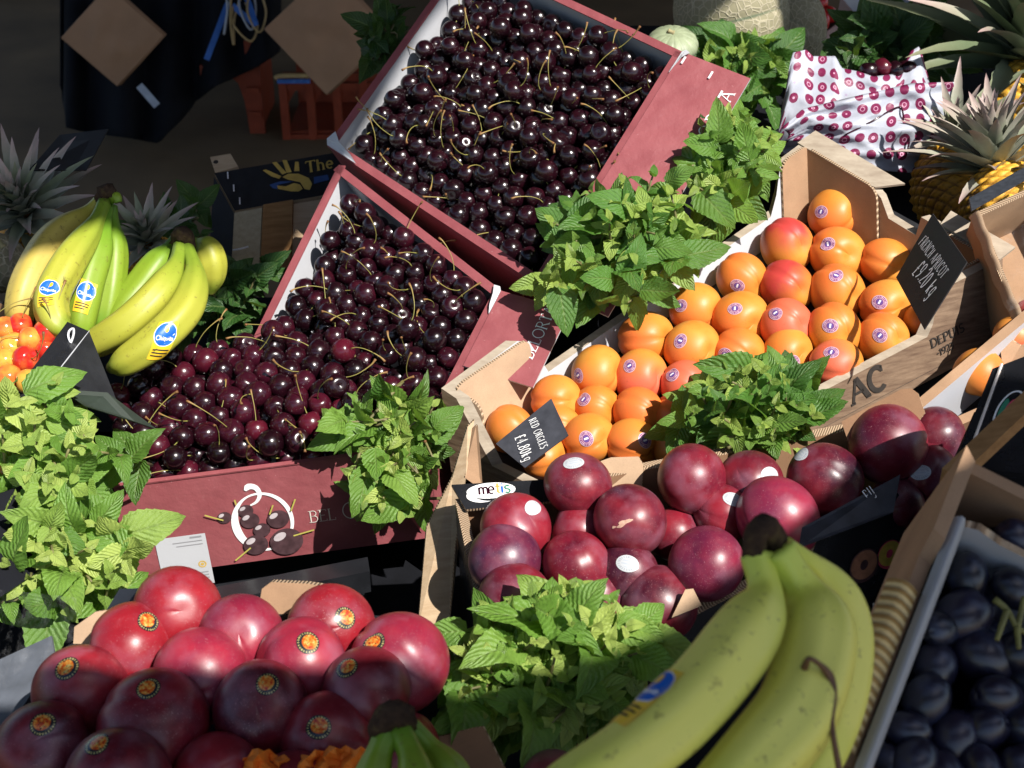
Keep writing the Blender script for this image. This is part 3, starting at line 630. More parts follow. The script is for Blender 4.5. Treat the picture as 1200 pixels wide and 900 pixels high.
mb = MB(); ringband(mb, fF0, lx - .0085, ly + .026, (.0042, .0042), (.0028, .0028), 0, 20, .0006); mb.obj('label_mark', M['yellow_print'], bf); mb = MB(); blob(mb, fF0, lx - .0085, ly + .026, .0018, .0018, 0, 0, 12, .0006); mb.obj('label_mark', M['yellow_print'], bf)

# ------------------------------------------------------------------ cherries: settled spheres
def local2(pl):
    n = pl[1]; ex = nrm(np.cross((0, 1, 0), n)); ey = np.cross(n, ex); return pl[0], ex, ey, n
def settle(pl, pxpoly, r0, layers, top, dome, seed, iters=140, dens=.8):
    rs = np.random.RandomState(seed); o, ex, ey, n = local2(pl)
    P2 = np.array([[(hit(pl, *p) - o) @ ex, (hit(pl, *p) - o) @ ey] for p in pxpoly]); k = len(P2); cen = P2.mean(0)
    if sum(P2[i][0] * P2[(i + 1) % k][1] - P2[i][1] * P2[(i + 1) % k][0] for i in range(k)) < 0: P2 = P2[::-1]
    E = [nrm(P2[(i + 1) % k] - P2[i]) for i in range(k)]; Nn = [np.array([-e[1], e[0]]) for e in E]
    area = .5 * sum(P2[i][0] * P2[(i + 1) % k][1] - P2[i][1] * P2[(i + 1) % k][0] for i in range(k))
    cnt = int(area * layers * dens / (PI * r0 * r0)); lo, hi = P2.min(0), P2.max(0); X = []
    while len(X) < cnt:
        q = lo + rs.rand(2) * (hi - lo)
        if all(np.dot(q - P2[i], Nn[i]) > r0 for i in range(k)): X.append((q[0], q[1], rs.uniform(0, layers * 2 * r0 * 1.3)))
    X = np.array(X); R = r0 * rs.uniform(.92, 1.08, cnt)
    for it in range(iters):
        X[:, 2] -= .0016 if it < iters - 25 else .0004
        D = X[:, None] - X[None]; d = np.linalg.norm(D, axis=2) + np.eye(cnt); ov = np.maximum(R[:, None] + R[None] - d, 0) * (1 - np.eye(cnt))
        X += (D / d[..., None] * ov[..., None] * .42).sum(1)
        fl = 0
        for i in range(k):
            dd = (X[:, :2] - P2[i]) @ Nn[i] - R; pen = np.minimum(dd, 0); X[:, :2] -= pen[:, None] * Nn[i][None]
        X[:, 2] = np.maximum(X[:, 2], R)
    r2 = ((X[:, :2] - cen) ** 2).sum(1) / ((hi - lo) ** 2).sum() * 4
    z = X[:, 2] - np.percentile(X[:, 2], 94) + top + dome(X[:, :2], cen, P2)
    return [o + ex * x[0] + ey * x[1] + n * zz for x, zz in zip(X, z)], list(R)
flatdome = lambda X, c, P: 0
pilesT = settle(PT, [(398, 168), (632, 322), (788, 68), (548, -40)], .0125, 2.6, -.004, lambda X, c, P: .018 * np.exp(-((X - c) ** 2).sum(1) / .02) - .01, 1)
# cherries have rolled away from the left wall of the two tilted boxes
def keep(p, R, f):
    k = [i for i in range(len(p)) if f(proj(p[i]))]; return [p[i] for i in k], [R[i] for i in k]
def right_of(x0, y0, x1, y1):
    return lambda q: (q[0] - x0) * (y1 - y0) - (q[1] - y0) * (x1 - x0) < 0
pilesT = keep(*pilesT, lambda q: q[0] > 424 + (150 - q[1]) * .64 - 20 * (q[1] > 140) or q[1] > 175)
pilesM = settle(PM, [(410, 215), (300, 425), (465, 560), (575, 345)], .0125, 2.3, .002, lambda X, c, P: 0 * X[:, 0], 2)
pilesM = keep(*pilesM, lambda q: q[0] > 375 + (300 - q[1]) * .62 - 12 and q[0] - 400 < (q[1] - 195) * 1.55 + 40 or q[1] > 330)
pilesF = settle(PF, [(122, 470), (146, 562), (385, 536), (508, 522), (520, 480), (320, 385), (205, 412)], .0129, 2.2, .012, lambda X, c, P: .014 * np.exp(-((X - c) ** 2).sum(1) / .012) - .004, 3)
def cherry_shape(seed):
    rs = random.Random(seed); v = []; f = []; NU, NV = 20, 14; sx, sy = 1 + rs.uniform(-.04, .07), 1 + rs.uniform(-.06, .03)
    for j in range(NV + 1):
        th = PI * j / NV
        for i in range(NU):
            ph = 2 * PI * i / NU; r = 1 - .19 * math.exp(-(th / .34) ** 2) + .05 * math.exp(-((th - .75) / .4) ** 2) - .03 * math.exp(-((PI - th) / .25) ** 2) - .022 * math.exp(-(min(ph, 2 * PI - ph) / .3) ** 2) * math.sin(th)
            v.append((r * math.sin(th) * math.cos(ph) * sx, r * math.sin(th) * math.sin(ph) * sy, r * math.cos(th) * .97))
    for j in range(NV):
        for i in range(NU):
            f.append((j * NU + i, (j + 1) * NU + i, (j + 1) * NU + (i + 1) % NU, j * NU + (i + 1) % NU))
    return np.array(v), f
def stem_shape(seed):
    rs = random.Random(seed); L = rs.uniform(2.4, 3.5); b = rs.uniform(.5, 1.5); a = rs.uniform(0, 6.28)
    c, s = math.cos(a), math.sin(a); mb = MB()
    pts = [(0, 0, .78), (c * .04 * b, s * .04 * b, 1.3), (c * .35 * b, s * .35 * b, .8 + L * .5), (c * b * .95, s * b * .95, .8 + L * .82), (c * b * 1.35, s * b * 1.35, .8 + L * (1.0 if b < 1 else .93))]
    tube(mb, pts, [.06, .036, .032, .034, .04, .075, .12], 6, n=14); return mb
CHV = [cherry_shape(s) for s in range(5)]; STV = [stem_shape(s) for s in range(9)]
allp = []
for key, (p, r) in (('T', pilesT), ('M', pilesM), ('F', pilesF)): allp += [(key, q, rr_) for q, rr_ in zip(p, r)]
PJ = np.array([proj(q) for _, q, _ in allp]); PR = np.array([r * F / z for (_, _, r), z in zip(allp, PJ[:, 2])])
vis = []
samp = np.array([(rr_ * math.cos(a), rr_ * math.sin(a)) for rr_, m_ in ((.3, 5), (.65, 9), (.9, 12)) for a in np.arange(m_) * 2 * PI / m_])
for i in range(len(allp)):
    s_ = PJ[i, :2] + samp * PR[i]; near = np.where((np.abs(PJ[:, 0] - PJ[i, 0]) < 70) & (np.abs(PJ[:, 1] - PJ[i, 1]) < 70) & (PJ[:, 2] < PJ[i, 2] - .002))[0]
    cov = np.zeros(len(s_), bool)
    for j in near: cov |= ((s_ - PJ[j, :2]) ** 2).sum(1) < PR[j] ** 2
    off = (s_[:, 0] < 0) | (s_[:, 1] < 0); vis.append((~cov & ~off).mean())
vis = np.array(vis); score = vis * PR ** 2; order = np.argsort(-score); chosen = set(order[:300].tolist())
GL = {'T': ('dark cherry lying in the topmost tilted mauve box', 'dark cherries in the topmost box'), 'M': ('dark cherry in the mauve box wedged below the topmost one', 'dark cherries in the wedged lower box'),
      'F': ('dark red cherry heaped in the box with the emblem front', 'dark cherries in the emblem box')}
CHM = []; STM = []
for v, f in CHV:
    m_ = MB(); m_.add(v * .0132, f); CHM.append(m_.mesh('cherry', [M['cherry']], True))
for s_ in STV:
    m_ = MB(); m_.v = [tuple(np.array(q) * .0132) for q in s_.v]; m_.f, m_.m, m_.uv, m_.t = s_.f, s_.m, s_.uv, s_.t; STM.append(m_.mesh('stem', [M['stem']], True))
def rotto(z, spin):
    z = Vector(z); return (z.to_track_quat('Z', 'Y').to_matrix() @ Matrix.Rotation(spin, 3, 'Z'))
pile = MB(); pile_st = MB(); rs = random.Random(8)
proto = None
for i, (key, q, r) in enumerate(allp):
    if vis[i] < .03 and i not in chosen and rs.random() < .55: continue
    has = rs.random() < (.48 if vis[i] > .3 else .1)
    n_ = {'T': PT, 'M': PM, 'F': PF}[key][1]
    base = nrm(n_ * rs.uniform(.3, 1.0) + NR.normal(0, .55, 3)) if has else nrm(NR.normal(0, 1, 3))
    Rm = rotto(base, rs.uniform(0, 6.28)); k = rs.randrange(5)
    if i in chosen:
        if proto is None:
            proto = bpy.data.objects.new('cherry', CHM[k]); o = link(proto)
        else:
            o = proto.copy(); o.data = CHM[k]; link(o)
        o.matrix_world = Matrix.Translation(Vector(q)) @ Rm.to_4x4() @ Matrix.Scale(r / .0132, 4)
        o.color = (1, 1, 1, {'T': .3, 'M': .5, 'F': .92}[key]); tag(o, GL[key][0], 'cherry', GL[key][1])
        if has:
            c = bpy.data.objects.new('stem', STM[rs.randrange(9)]); link(c); c.parent = o
    else:
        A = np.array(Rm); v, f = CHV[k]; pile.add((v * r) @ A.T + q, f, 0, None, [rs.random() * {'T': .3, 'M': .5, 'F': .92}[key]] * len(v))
        if has:
            s_ = STV[rs.randrange(9)]; pile_st.add((np.array(s_.v) * r) @ A.T + q, s_.f, 0, None, s_.t)
pst = MB(); nf_ = len(pile.f)
pile.add(pile_st.v, pile_st.f, 1, None, pile_st.t)
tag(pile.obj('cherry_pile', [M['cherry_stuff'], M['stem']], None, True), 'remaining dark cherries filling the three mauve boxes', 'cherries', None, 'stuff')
print('cherries', len(allp), 'visible', (vis > .1).sum())
# ------------------------------------------------------------------ stone fruit
def rad_plum(th, ph, k):
    g = np.minimum(ph, 2 * PI - ph)
    return 1 - k[0] * np.exp(-(th / .33) ** 2) - .02 * np.exp(-((PI - th) / .2) ** 2) - k[1] * np.exp(-(g / .15) ** 2) * np.sin(th) ** .6
def fruit_mesh(name, R, k, sq, mats, seed):
    rs = np.random.RandomState(seed); NU, NV = 44, 28; th = np.linspace(0, PI, NV + 1)[:, None]; ph = (np.arange(NU) * 2 * PI / NU)[None]
    r = rad_plum(th, ph, k); a = rs.uniform(0, 6.28, 4)
    r = r * (1 + .012 * np.sin(2 * ph + a[0]) * np.sin(th) + .012 * np.sin(3 * th + a[1]) + .008 * np.sin(3 * ph + a[2]) * np.sin(th) ** 2)
    x, y, z = r * np.sin(th) * np.cos(ph) * sq[0], r * np.sin(th) * np.sin(ph) * sq[1], r * np.cos(th) * sq[2] + 0 * ph
    v = np.stack([x, y, z], -1).reshape(-1, 3) * R
    f = [(j * NU + i, (j + 1) * NU + i, (j + 1) * NU + (i + 1) % NU, j * NU + (i + 1) % NU) for j in range(NV) for i in range(NU)]
    mb = MB(); mb.add(v, f); return mb.mesh(name, mats, True), a
def surf_pt(d, R, k, sq, a):
    d = nrm(d); d = nrm(d / np.array(sq)); th = math.acos(max(-1, min(1, d[2]))); ph = math.atan2(d[1], d[0]) % (2 * PI)
    r = float(rad_plum(th, ph, k)); r *= (1 + .012 * math.sin(2 * ph + a[0]) * math.sin(th) + .012 * math.sin(3 * th + a[1]) + .008 * math.sin(3 * ph + a[2]) * math.sin(th) ** 2)
    return d * r * np.array(sq) * R
def ray_dir(c, R, x, y):
    """direction from a fruit's centre to where the sight line through a photo position meets it"""
    r = nrm(RM @ np.array([(x - 600) / F, (y - 450) / F, 1.0])); oc = CAM - c; b = np.dot(r, oc); q = b * b - np.dot(oc, oc) + R * R
    t = -b - math.sqrt(max(q, 0)); return nrm(CAM + r * t - c)
def fruit(name, pl, x, y, rpx, mat, col, label, cat, group, k=(.1, .03), sq=(1, 1, .95), stick=None, pole=None, spin=None, seed=0, alpha=0.0, lift=0.0, extra=None):
    rs = random.Random(seed * 7 + 1); c = hit(shift(pl, lift), x, y); d = proj(c)[2]; R = rpx * d / F
    me, a = fruit_mesh(name, R, k, sq, [M[mat]], seed)
    z = ray_dir(c, R, *pole) if pole else nrm((rs.uniform(-1, 1), rs.uniform(-.2, 1), rs.uniform(-.35, .35)))
    if spin is None: spin = rs.uniform(0, 6.28)
    elif isinstance(spin, tuple):   # turn the seam to within spin[0] of the sight line
        lc = np.array(rotto(z, 0)).T @ TOCAM(c); spin = math.atan2(lc[1], lc[0]) + spin[0]
    Rm = rotto(z, spin); A = np.array(Rm)
    o = link(bpy.data.objects.new(name, me)); o.matrix_world = Matrix.Translation(Vector(c)) @ Rm.to_4x4(); o.color = tuple(col) + (alpha,)
    tag(o, label, cat, group)
    def patch(nm, sx, sy, ra, rb, m_, ang, lift_=.0004, irr=0):
        dl = A.T @ ray_dir(c, R, sx, sy); t1 = nrm(np.cross(dl, A.T @ np.array([math.cos(ang), .3, math.sin(ang)]))); t2 = np.cross(dl, t1)
        v, uv, f = [], [], []; K, Q = 5, 24
        for q in range(K + 1):
            for j in range(Q):
                an = 2 * PI * j / Q; rr_ = q / K * (1 + irr * math.sin(3 * an + 1) + irr * .6 * math.sin(5 * an)); u, v_ = rr_ * math.cos(an), rr_ * math.sin(an)
                p = surf_pt(dl + (t1 * u * ra + t2 * v_ * rb) / R, R, k, sq, a); v.append(p * (1 + lift_ / R)); uv.append((u, v_))
        f = [(q * Q + j, (q + 1) * Q + j, (q + 1) * Q + (j + 1) % Q, q * Q + (j + 1) % Q) for q in range(K) for j in range(Q)]
        mb = MB(); mb.add(v, f, 0, uv); s = bpy.data.objects.new(nm, mb.mesh(nm, [M[m_]], True)); link(s); s.parent = o
    if stick: patch('sticker', *stick)
    if extra: 
        for e in extra: patch(*e)
    return o
# --- apricot tray
PA = plane(700, 430, 1.43, (-.1, -.35, 1))
ta = thing('apricot_tray', hit(shift(PA, -.1), 800, 400), 'plank printed cardboard tray of apricots with notched raised corners, upper of two', 'fruit tray')
lo = -.05
DA = nrm((.1, -.2, -1)); UA = -DA
CA, dA, iA, wA = openbox(ta, PA, [(517, 455), (945, 165), (1175, 303), (700, 546)], .092,
    [[(0, 0), (.16, .004), (.19, -.006), (.23, lo), (.88, lo), (.9, -.03), (.915, 0), (1, .002)],
     [(0, 0), (.38, 0), (.43, -.006), (.47, -.024), (.62, -.024), (.65, 0), (1, 0)],
     [(0, 0), (.155, 0), (.175, -.008), (.185, -.032), (.2, -.043), (.88, -.043), (.93, -.03), (1, -.01)], [(0, -.01), (.14, -.012), (.3, -.058), (.7, -.06), (.9, -.003), (1, 0)]],
    .009, ('wood_print', 'white_card', 'wood_print_pale'), None, names='side_panel', down=DA)
for i in (1, 2, 3): wA[i].data.materials[1] = M['kraft']
nA = PA[1]
def inpanel(root, i, ta_, tb_, h0, h1, mat, off, name='corner_flap', C=CA, d=dA, ins=iA, n=nA, round_=.012, t=.003):
    L = np.linalg.norm(C[(i + 1) % len(C)] - C[i]); fn = lambda x, y: C[i] + d[i] * x + UA * y + ins[i] * off
    x0, x1 = ta_ * L, tb_ * L; r = round_
    pts = [fn(x0, h0), fn(x1, h0), fn(x1, h1 - r)] + [fn(x1 - r + r * math.cos(a), h1 - r + r * math.sin(a)) for a in (.5, 1.0)] + [fn(x1 - r, h1)] + [fn(x0 + r, h1)] + [fn(x0 + r - r * math.cos(a), h1 - r + r * math.sin(a)) for a in (1.0, .5)] + [fn(x0, h1 - r)]
    mb = MB(); slab(mb, pts, ins[i], t, 0, 1); return mb.obj(name, [M[mat], M['corr']], root)
inpanel(ta, 0, .012, .2, -.088, .003, 'kraft_pale', .013); inpanel(ta, 0, .9, .985, -.088, .006, 'kraft', .013)
inpanel(ta, 1, .03, .42, -.088, .004, 'kraft', .013); inpanel(ta, 1, .7, .98, -.088, .002, 'black_card', .013); inpanel(ta, 3, .78, .98, -.088, -.008, 'kraft_pale', .013); inpanel(ta, 3, .03, .22, -.088, -.014, 'kraft_pale', .013)
inpanel(ta, 2, .02, .15, -.088, .002, 'kraft_dark', .0125)
# printed flanges on top of the far end
mb = MB(); q = lambda t_, w_, h_=.003: CA[1] + (CA[2] - CA[1]) * t_ - iA[1] * w_ + nA * h_
slab(mb, [q(-.01, -.012), q(-.01, .018), q(.47, .018), q(.4, -.009), q(.36, -.012)], nA, .0025); mb.obj('printed_flange', M['wood_print_pale'], ta)
mb = MB(); slab(mb, [q(.72, -.006), q(.7, .018), q(1.0, .02), q(1.0, -.006)], nA, .0025); mb.obj('printed_flange', M['wood_print_pale'], ta)
# lettering on the plank print
fA, pxA, nAo = wallframe(CA, dA, iA, 2, UA); LA = np.linalg.norm(CA[3] - CA[2])
def wall_text(root, s, xy0, xy1, f, pxf, height, **kw):
    p0, p1 = np.array(pxf(*xy0)), np.array(pxf(*xy1)); u = nrm(p1 - p0); v = np.array([-u[1], u[0]])
    # keep the letters upright: x runs the way the text reads, y towards the rim
    if v[1] < 0: v = -v
    mb = MB(); w0 = sum(G[c][0] * kw.get('wide', 1) + kw.get('gap', 0) for c in s); h = height if height else np.linalg.norm(p1 - p0) / w0
    lettering(mb, s, lambda x, y: f(*(p0 + u * x + v * y)), h, **kw); return mb
wall_text(ta, 'AC', (999, 474), (1046, 448), fA, pxA, .026, weight=.24, gap=.06).obj('lettering', M['ink'], ta)
wall_text(ta, 'DEPUIS', (1091, 408), (1146, 379), fA, pxA, .0098, weight=.2, wide=1.12).obj('lettering', M['ink'], ta)
wall_text(ta, '-1923', (1098, 418), (1141, 395), fA, pxA, .0076, weight=.19, wide=1.1).obj('lettering', M['ink'], ta)
# black moulded liner under the apricots
mb = MB(); o_, ex_, ey_, n_ = local2(PA); 
cs = [((p - o_) @ ex_, (p - o_) @ ey_) for p in CA]
slab(mb, [o_ + ex_ * (c_[0] * .985 + .004) + ey_ * (c_[1] * .985) + DA * .082 for c_ in cs], nA, .01); mb.obj('moulded_liner', M['black_inner'], ta)
mb = MB(); pl_ = shift(PA, -.068)
for (x0, y0, x1, y1) in [(1000, 262, 1068, 300)]:
    a_, b_ = hit(pl_, x0, y0), hit(pl_, x1, y1); ux = nrm(b_ - a_); uy = np.cross(nA, ux)
    box(mb, (a_ + b_) / 2 + uy * .01, ux * .034, uy * .026, nA * .012); tx = flat((a_ + b_) / 2 - ux * .022 + nA * .0125, ux, uy, .0005)
mb.obj('moulded_liner', M['black_inner'], ta)
PAf = shift(PA, -.052)
OR = (.66, .15, .03); PK = (.62, .12, .06); DR = (.42, .04, .035)
apr = [ # x, y, r, sticker, cheek colour, cheek amount, label
 (978, 251, 31, (962, 248), OR, .15, 'orange apricot with red flank, highest one beside the brown far corner'),
 (922, 288, 32, None, DR, .1, 'apricot with red patch on its top nearest the white tray wall notch'),
 (981, 298, 33, (970, 286), OR, -.35, 'golden apricot with sticker second from the far corner beside black liner'),
 (1038, 308, 30, None, OR, -.8, 'plain golden apricot without sticker just above the upper price card'),
 (870, 327, 31, (864, 335), OR, -.3, 'golden apricot with sticker against the white wall below the long leaf'),
 (922, 336, 32, None, DR, .25, 'red cheeked apricot without sticker below the red topped one'),
 (981, 342, 33, (980, 323), OR, -.6, 'golden apricot with sticker on its top edge in the fourth column'),
 (1038, 357, 31, (1031, 354), OR, -.1, 'apricot with bright sticker touching the long edge of the upper price card'),
 (867, 373, 33, (861, 361), OR, .2, 'apricot blushing on its right with sticker left of the all red one'),
 (922, 382, 32, (909, 367), PK, .95, 'wholly pinkish red apricot with sticker in the middle of the tray'),
 (977, 388, 33, (973, 382), OR, -.2, 'large pale orange apricot with centred sticker above the letter wall'),
 (1035, 397, 31, (1031, 393), OR, -.35, 'apricot with centred sticker resting against the front plank wall'),
 (1077, 376, 20, None, OR, -.5, 'apricot mostly hidden under the upper price card'),
 (815, 362, 31, (797, 358), OR, .05, 'deep orange apricot with sticker half hidden by an overhanging leaf'),
 (757, 396, 33, None, OR, -.1, 'plain deep orange apricot with a seam beside the white wall'),
 (700, 436, 31, (677, 440), OR, -.05, 'apricot with sticker on its left side next to the brown near corner'),
 (811, 408, 33, (797, 399), OR, 0.0, 'apricot with sticker right of the plain seamed one'),
 (751, 441, 32, (737, 428), PK, .45, 'pink flushed apricot with sticker below the plain seamed one'),
 (866, 414, 31, (850, 416), OR, .1, 'apricot with sticker on its left side above the mint bunch'),
 (804, 452, 31, (788, 439), PK, .75, 'rosy apricot with sticker left of the mint bunch in the tray'),
 (923, 413, 29, (930, 424), OR, .15, 'apricot whose lower half is hidden by mint leaves under the all red one'),
 (980, 427, 31, (974, 412), PK, .35, 'flushed apricot with sticker on top beside the AC lettering'),
 (846, 444, 24, None, PK, .6, 'pink apricot peeping out above the mint in the tray'),
 (652, 468, 30, None, OR, -.5, 'plain golden apricot touching the top corner of the lower price card'),
 (700, 478, 28, (684, 468), OR, -.4, 'small golden apricot with sticker at upper left and a brown dent'),
 (749, 484, 31, None, OR, .35, 'plain orange red apricot left of the half hidden one by the mint'),
 (690, 514, 31, (687, 514), OR, .1, 'apricot with centred purple sticker above the topmost plum'),
 (741, 521, 32, (756, 516), OR, -.15, 'apricot with torn sticker on its right side above the tan flap'),
 (598, 503, 29, None, OR, -.7, 'plain yellow orange apricot left of the lower price card'),
 (655, 500, 27, None, OR, -.6, 'yellow orange apricot sitting behind the lower price card'),
 (638, 535, 27, None, OR, -.5, 'apricot peeping out below the lower price card'),
 (792, 490, 29, None, OR, .2, 'orange apricot half covered by the mint edge'), (850, 480, 29, None, OR, 0, 'apricot buried under the mint bunch with only its rim out'),
 (790, 528, 25, None, OR, 0, 'apricot in the gap between mint stalks and bright red plum')]
for i, (x, y, r, st, cc, al, lb) in enumerate(apr):
    rs = random.Random(i + 40); c_ = hit(PAf, x, y)
    fruit('apricot', PAf, x, y, r * 1.0, 'apricot', cc, lb, 'apricot', 'apricots in the upper tray', (.18, .075), (1.05, .96, 1.0), (st[0], st[1], .0085, .0073, 'stk_apricot', rs.uniform(0, 3)) if st else None,
          pole=(x + r * rs.uniform(.55, .9), y + r * rs.uniform(-.1, .4)), spin=(rs.choice((-1, 1)) * rs.uniform(.25, 1.1) if i not in (14, 3, 23) else .1,), seed=100 + i, alpha=al, lift=rs.uniform(-.004, .006))
# --- lower apricot tray
PA2 = plane(1120, 430, 1.36, (-.1, -.35, 1))
ta2 = thing('apricot_tray', hit(shift(PA2, -.09), 1180, 430), 'lower apricot tray with pale rim, wedged under the lettered one', 'fruit tray')
CA2, dA2, iA2, wA2 = openbox(ta2, PA2, [(1068, 474), (1250, 322), (1330, 400), (1075, 512)], .075, [None, None, [(0, -.012), (1, -.012)], None], .01, ('kraft_dark', 'white_card', 'kraft'), 'black_inner')
fruit('apricot', shift(PA2, -.03), 1147, 437, 30, 'apricot', OR, 'single orange apricot in the shaded lower tray', 'apricot', 'apricots in the lower tray', (.12, .04), (1.04, .97, .98), seed=201, alpha=-.5)
fruit('apricot', shift(PA2, -.03), 1189, 396, 25, 'apricot', PK, 'reddish apricot half hidden behind the cut corrugated corner', 'apricot', 'apricots in the lower tray', (.12, .04), (1.04, .97, .98), seed=202, alpha=.5)
# --- price cards
def card(corn, dd, mat, lines, label, ux_px, name='price_card', t=.0012, chw=.085):
    P_ = [W(x, y, d) for (x, y), d in zip(corn, dd)]; n = nrm(np.cross(P_[1] - P_[0], P_[3] - P_[0])); n = n if np.dot(n, CAM - P_[0]) > 0 else -n
    r = thing(name, P_[0], label, 'price card'); mb = MB(); slab(mb, P_, n, t); mb.obj('board', M[mat], r)
    for s, a_, b_ in lines:
        p0, p1 = hit((P_[0], n), *a_), hit((P_[0], n), *b_); u = nrm(p1 - p0); v = np.cross(n, u)
        wd = sum(G[c][0] * .5 + .1 for c in s); h = np.linalg.norm(p1 - p0) / wd; mb = MB()
        lettering(mb, s, lambda x, y: (p0 + u * x + v * y + n * .0007, n), h, chw, False, 0, .5, .05, 4, gap=.1); mb.obj('lettering', M['chalk'], r)
    return r
card([(646, 467), (666, 510), (615, 548), (581, 520)], [1.39, 1.365, 1.365, 1.385], 'slate', [('RED ORGLES', (620, 493), (634, 528)), ('£4.80kg', (604, 513), (614, 543))], 'slate grey chalk card in the apricots by the near corner', None)
card([(1093, 250), (1133, 307), (1083, 386), (1050, 325)], [1.425, 1.335, 1.345, 1.43], 'slate_black_shaded', [('FRENCH APRICOT', (1077, 286), (1104, 328)), ('£9.20 kg', (1070, 320), (1089, 351))], 'chalk card darkened to look shaded, leaning on the far corner of the apricot tray', None)  # card faces away from the sun; its shade is in the darker slate
# --- mid plum box
PP = plane(740, 620, 1.25, (0, -.3, 1))
t2 = thing('plum_box', hit(shift(PP, -.11), 740, 640), 'black printed plum box with a crescent shaped logo on its back rim', 'fruit box')
DP = nrm((.05, -.2, -1))
C2, d2, i2, w2 = openbox(t2, shift(PP, -.012), [(533, 585), (1005, 480), (1088, 580), (783, 738), (566, 742)], .1,
    [[(0, 0), (1, -.012)], [(0, -.01), (1, 0)], [(0, .004), (.1, .004), (.13, .018), (.44, .018), (.47, 0), (.94, 0), (1, .008)], [(0, .008), (.1, -.02), (1, -.02)], None],
    .009, ('black_gloss', 'kraft_dark', 'corr'), 'black_card', down=DP)
n2 = PP[1]; mb = MB(); pf = shift(PP, -.006)
fl = [hit(pf, *p) for p in [(529, 568), (655, 561), (660, 586), (546, 597)]]; slab(mb, fl, n2, .003, 0, 1); mb.obj('rim_flap', [M['black_gloss'], M['corr']], t2)
ux = nrm(hit(pf, 625, 566) - hit(pf, 550, 572)); uy = np.cross(n2, ux); fx = flat(hit(pf, 551, 587), ux, uy, .0008)
mb = MB()
blob(mb, fx, .020, .0095, .0225, .0092, 0, .0, 26); mb.obj('logo', M['white'], t2)
mb = MB(); v = []
for k in range(14):  # tail of the crescent
    a_ = math.radians(150 + 150 * k / 13); 
    for rr_ in (1.0, 1.0 - .45 * math.sin(PI * k / 13)): q_, nr = fx(.0115 + .0145 * rr_ * math.cos(a_), .0048 + .0085 * rr_ * math.sin(a_)); v.append(q_ + nr * .0002)
mb.add(v, [(2 * k, 2 * k + 1, 2 * k + 3, 2 * k + 2) for k in range(13)]); mb.obj('logo', M['white'], t2)
for s, xo, cm in (('m', .008, 'purple_cherry'), ('e', .0165, 'purple_cherry'), ('t', .0235, 'yellow_print'), ('i', .0285, 'stk_blue'), ('s', .032, 'green_print')):
    mb = MB(); lettering(mb, s, lambda x, y: fx(xo + x, .0055 + y), .0125, .14, False, th=.0006); mb.obj('lettering', M[cm], t2)
fP, pxP, nPo = wallframe(C2, d2, i2, 2, -DP)
for nm, rim_, x, y, r, lf_ in (('flesh_print', 'dark_fruit_print', 1063, 634, 11, .0002), ('yellow_flesh', 'pink_print', 1041, 648, 17, .0006), ('flesh_print', 'dark_fruit_print', 1011, 661, 20, .001)):
    mb = MB(); cx_, cy_ = pxP(x, y); rr_ = r * 1.24 / F; blob(mb, fP, cx_, cy_ - .001, rr_ * 1.12, rr_ * 1.12, 1, 0, 24, lf_); blob(mb, fP, cx_, cy_, rr_, rr_ * .95, 0, 0, 24, lf_ + .0002); blob(mb, fP, cx_, cy_, rr_ * .3, rr_ * .34, 1, .5, 12, lf_ + .0003)
    mb.obj('printed_plum', [M[nm], M[rim_]], t2)
wall_text(t2, 'SANI', (1014, 724), (1046, 703), fP, pxP, None, weight=.17, serif=False, wide=.8, gap=.25).obj('lettering', M['white'], t2)
mb = MB(); d_ = 1.30; pts = [W(x, y, d_) for x, y in [(986, 494), (1056, 456), (1068, 455), (1076, 461), (1084, 484), (1078, 492), (996, 524)]]
slab(mb, pts, (-.35, -.75, .55), .003, 0, 1); mb.obj('corner_flap', [M['kraft_dark'], M['corr']], t2)
mb = MB(); slab(mb, [W(x, y, 1.17) for x, y in [(787, 724), (803, 691), (812, 690), (822, 710)]], (-.2, -.8, .5), .003); mb.obj('corner_flap', M['kraft_pale'], t2)
mb = MB(); slab(mb, [W(x, y, 1.315) for x, y in [(695, 570), (702, 541), (716, 536), (748, 535), (754, 545), (752, 572)]], (-.2, -.8, .5), .004, 0, 1); mb.obj('corner_flap', [M['kraft_pale'], M['corr']], t2)
R1, R2, R3, R_SHADE = (.13, .009, .025), (.17, .01, .026), (.078, .009, .023), (.045, .008, .021)  # shade of buried and sun-blocked plums is put into the last colour
WS = 'stk_white'
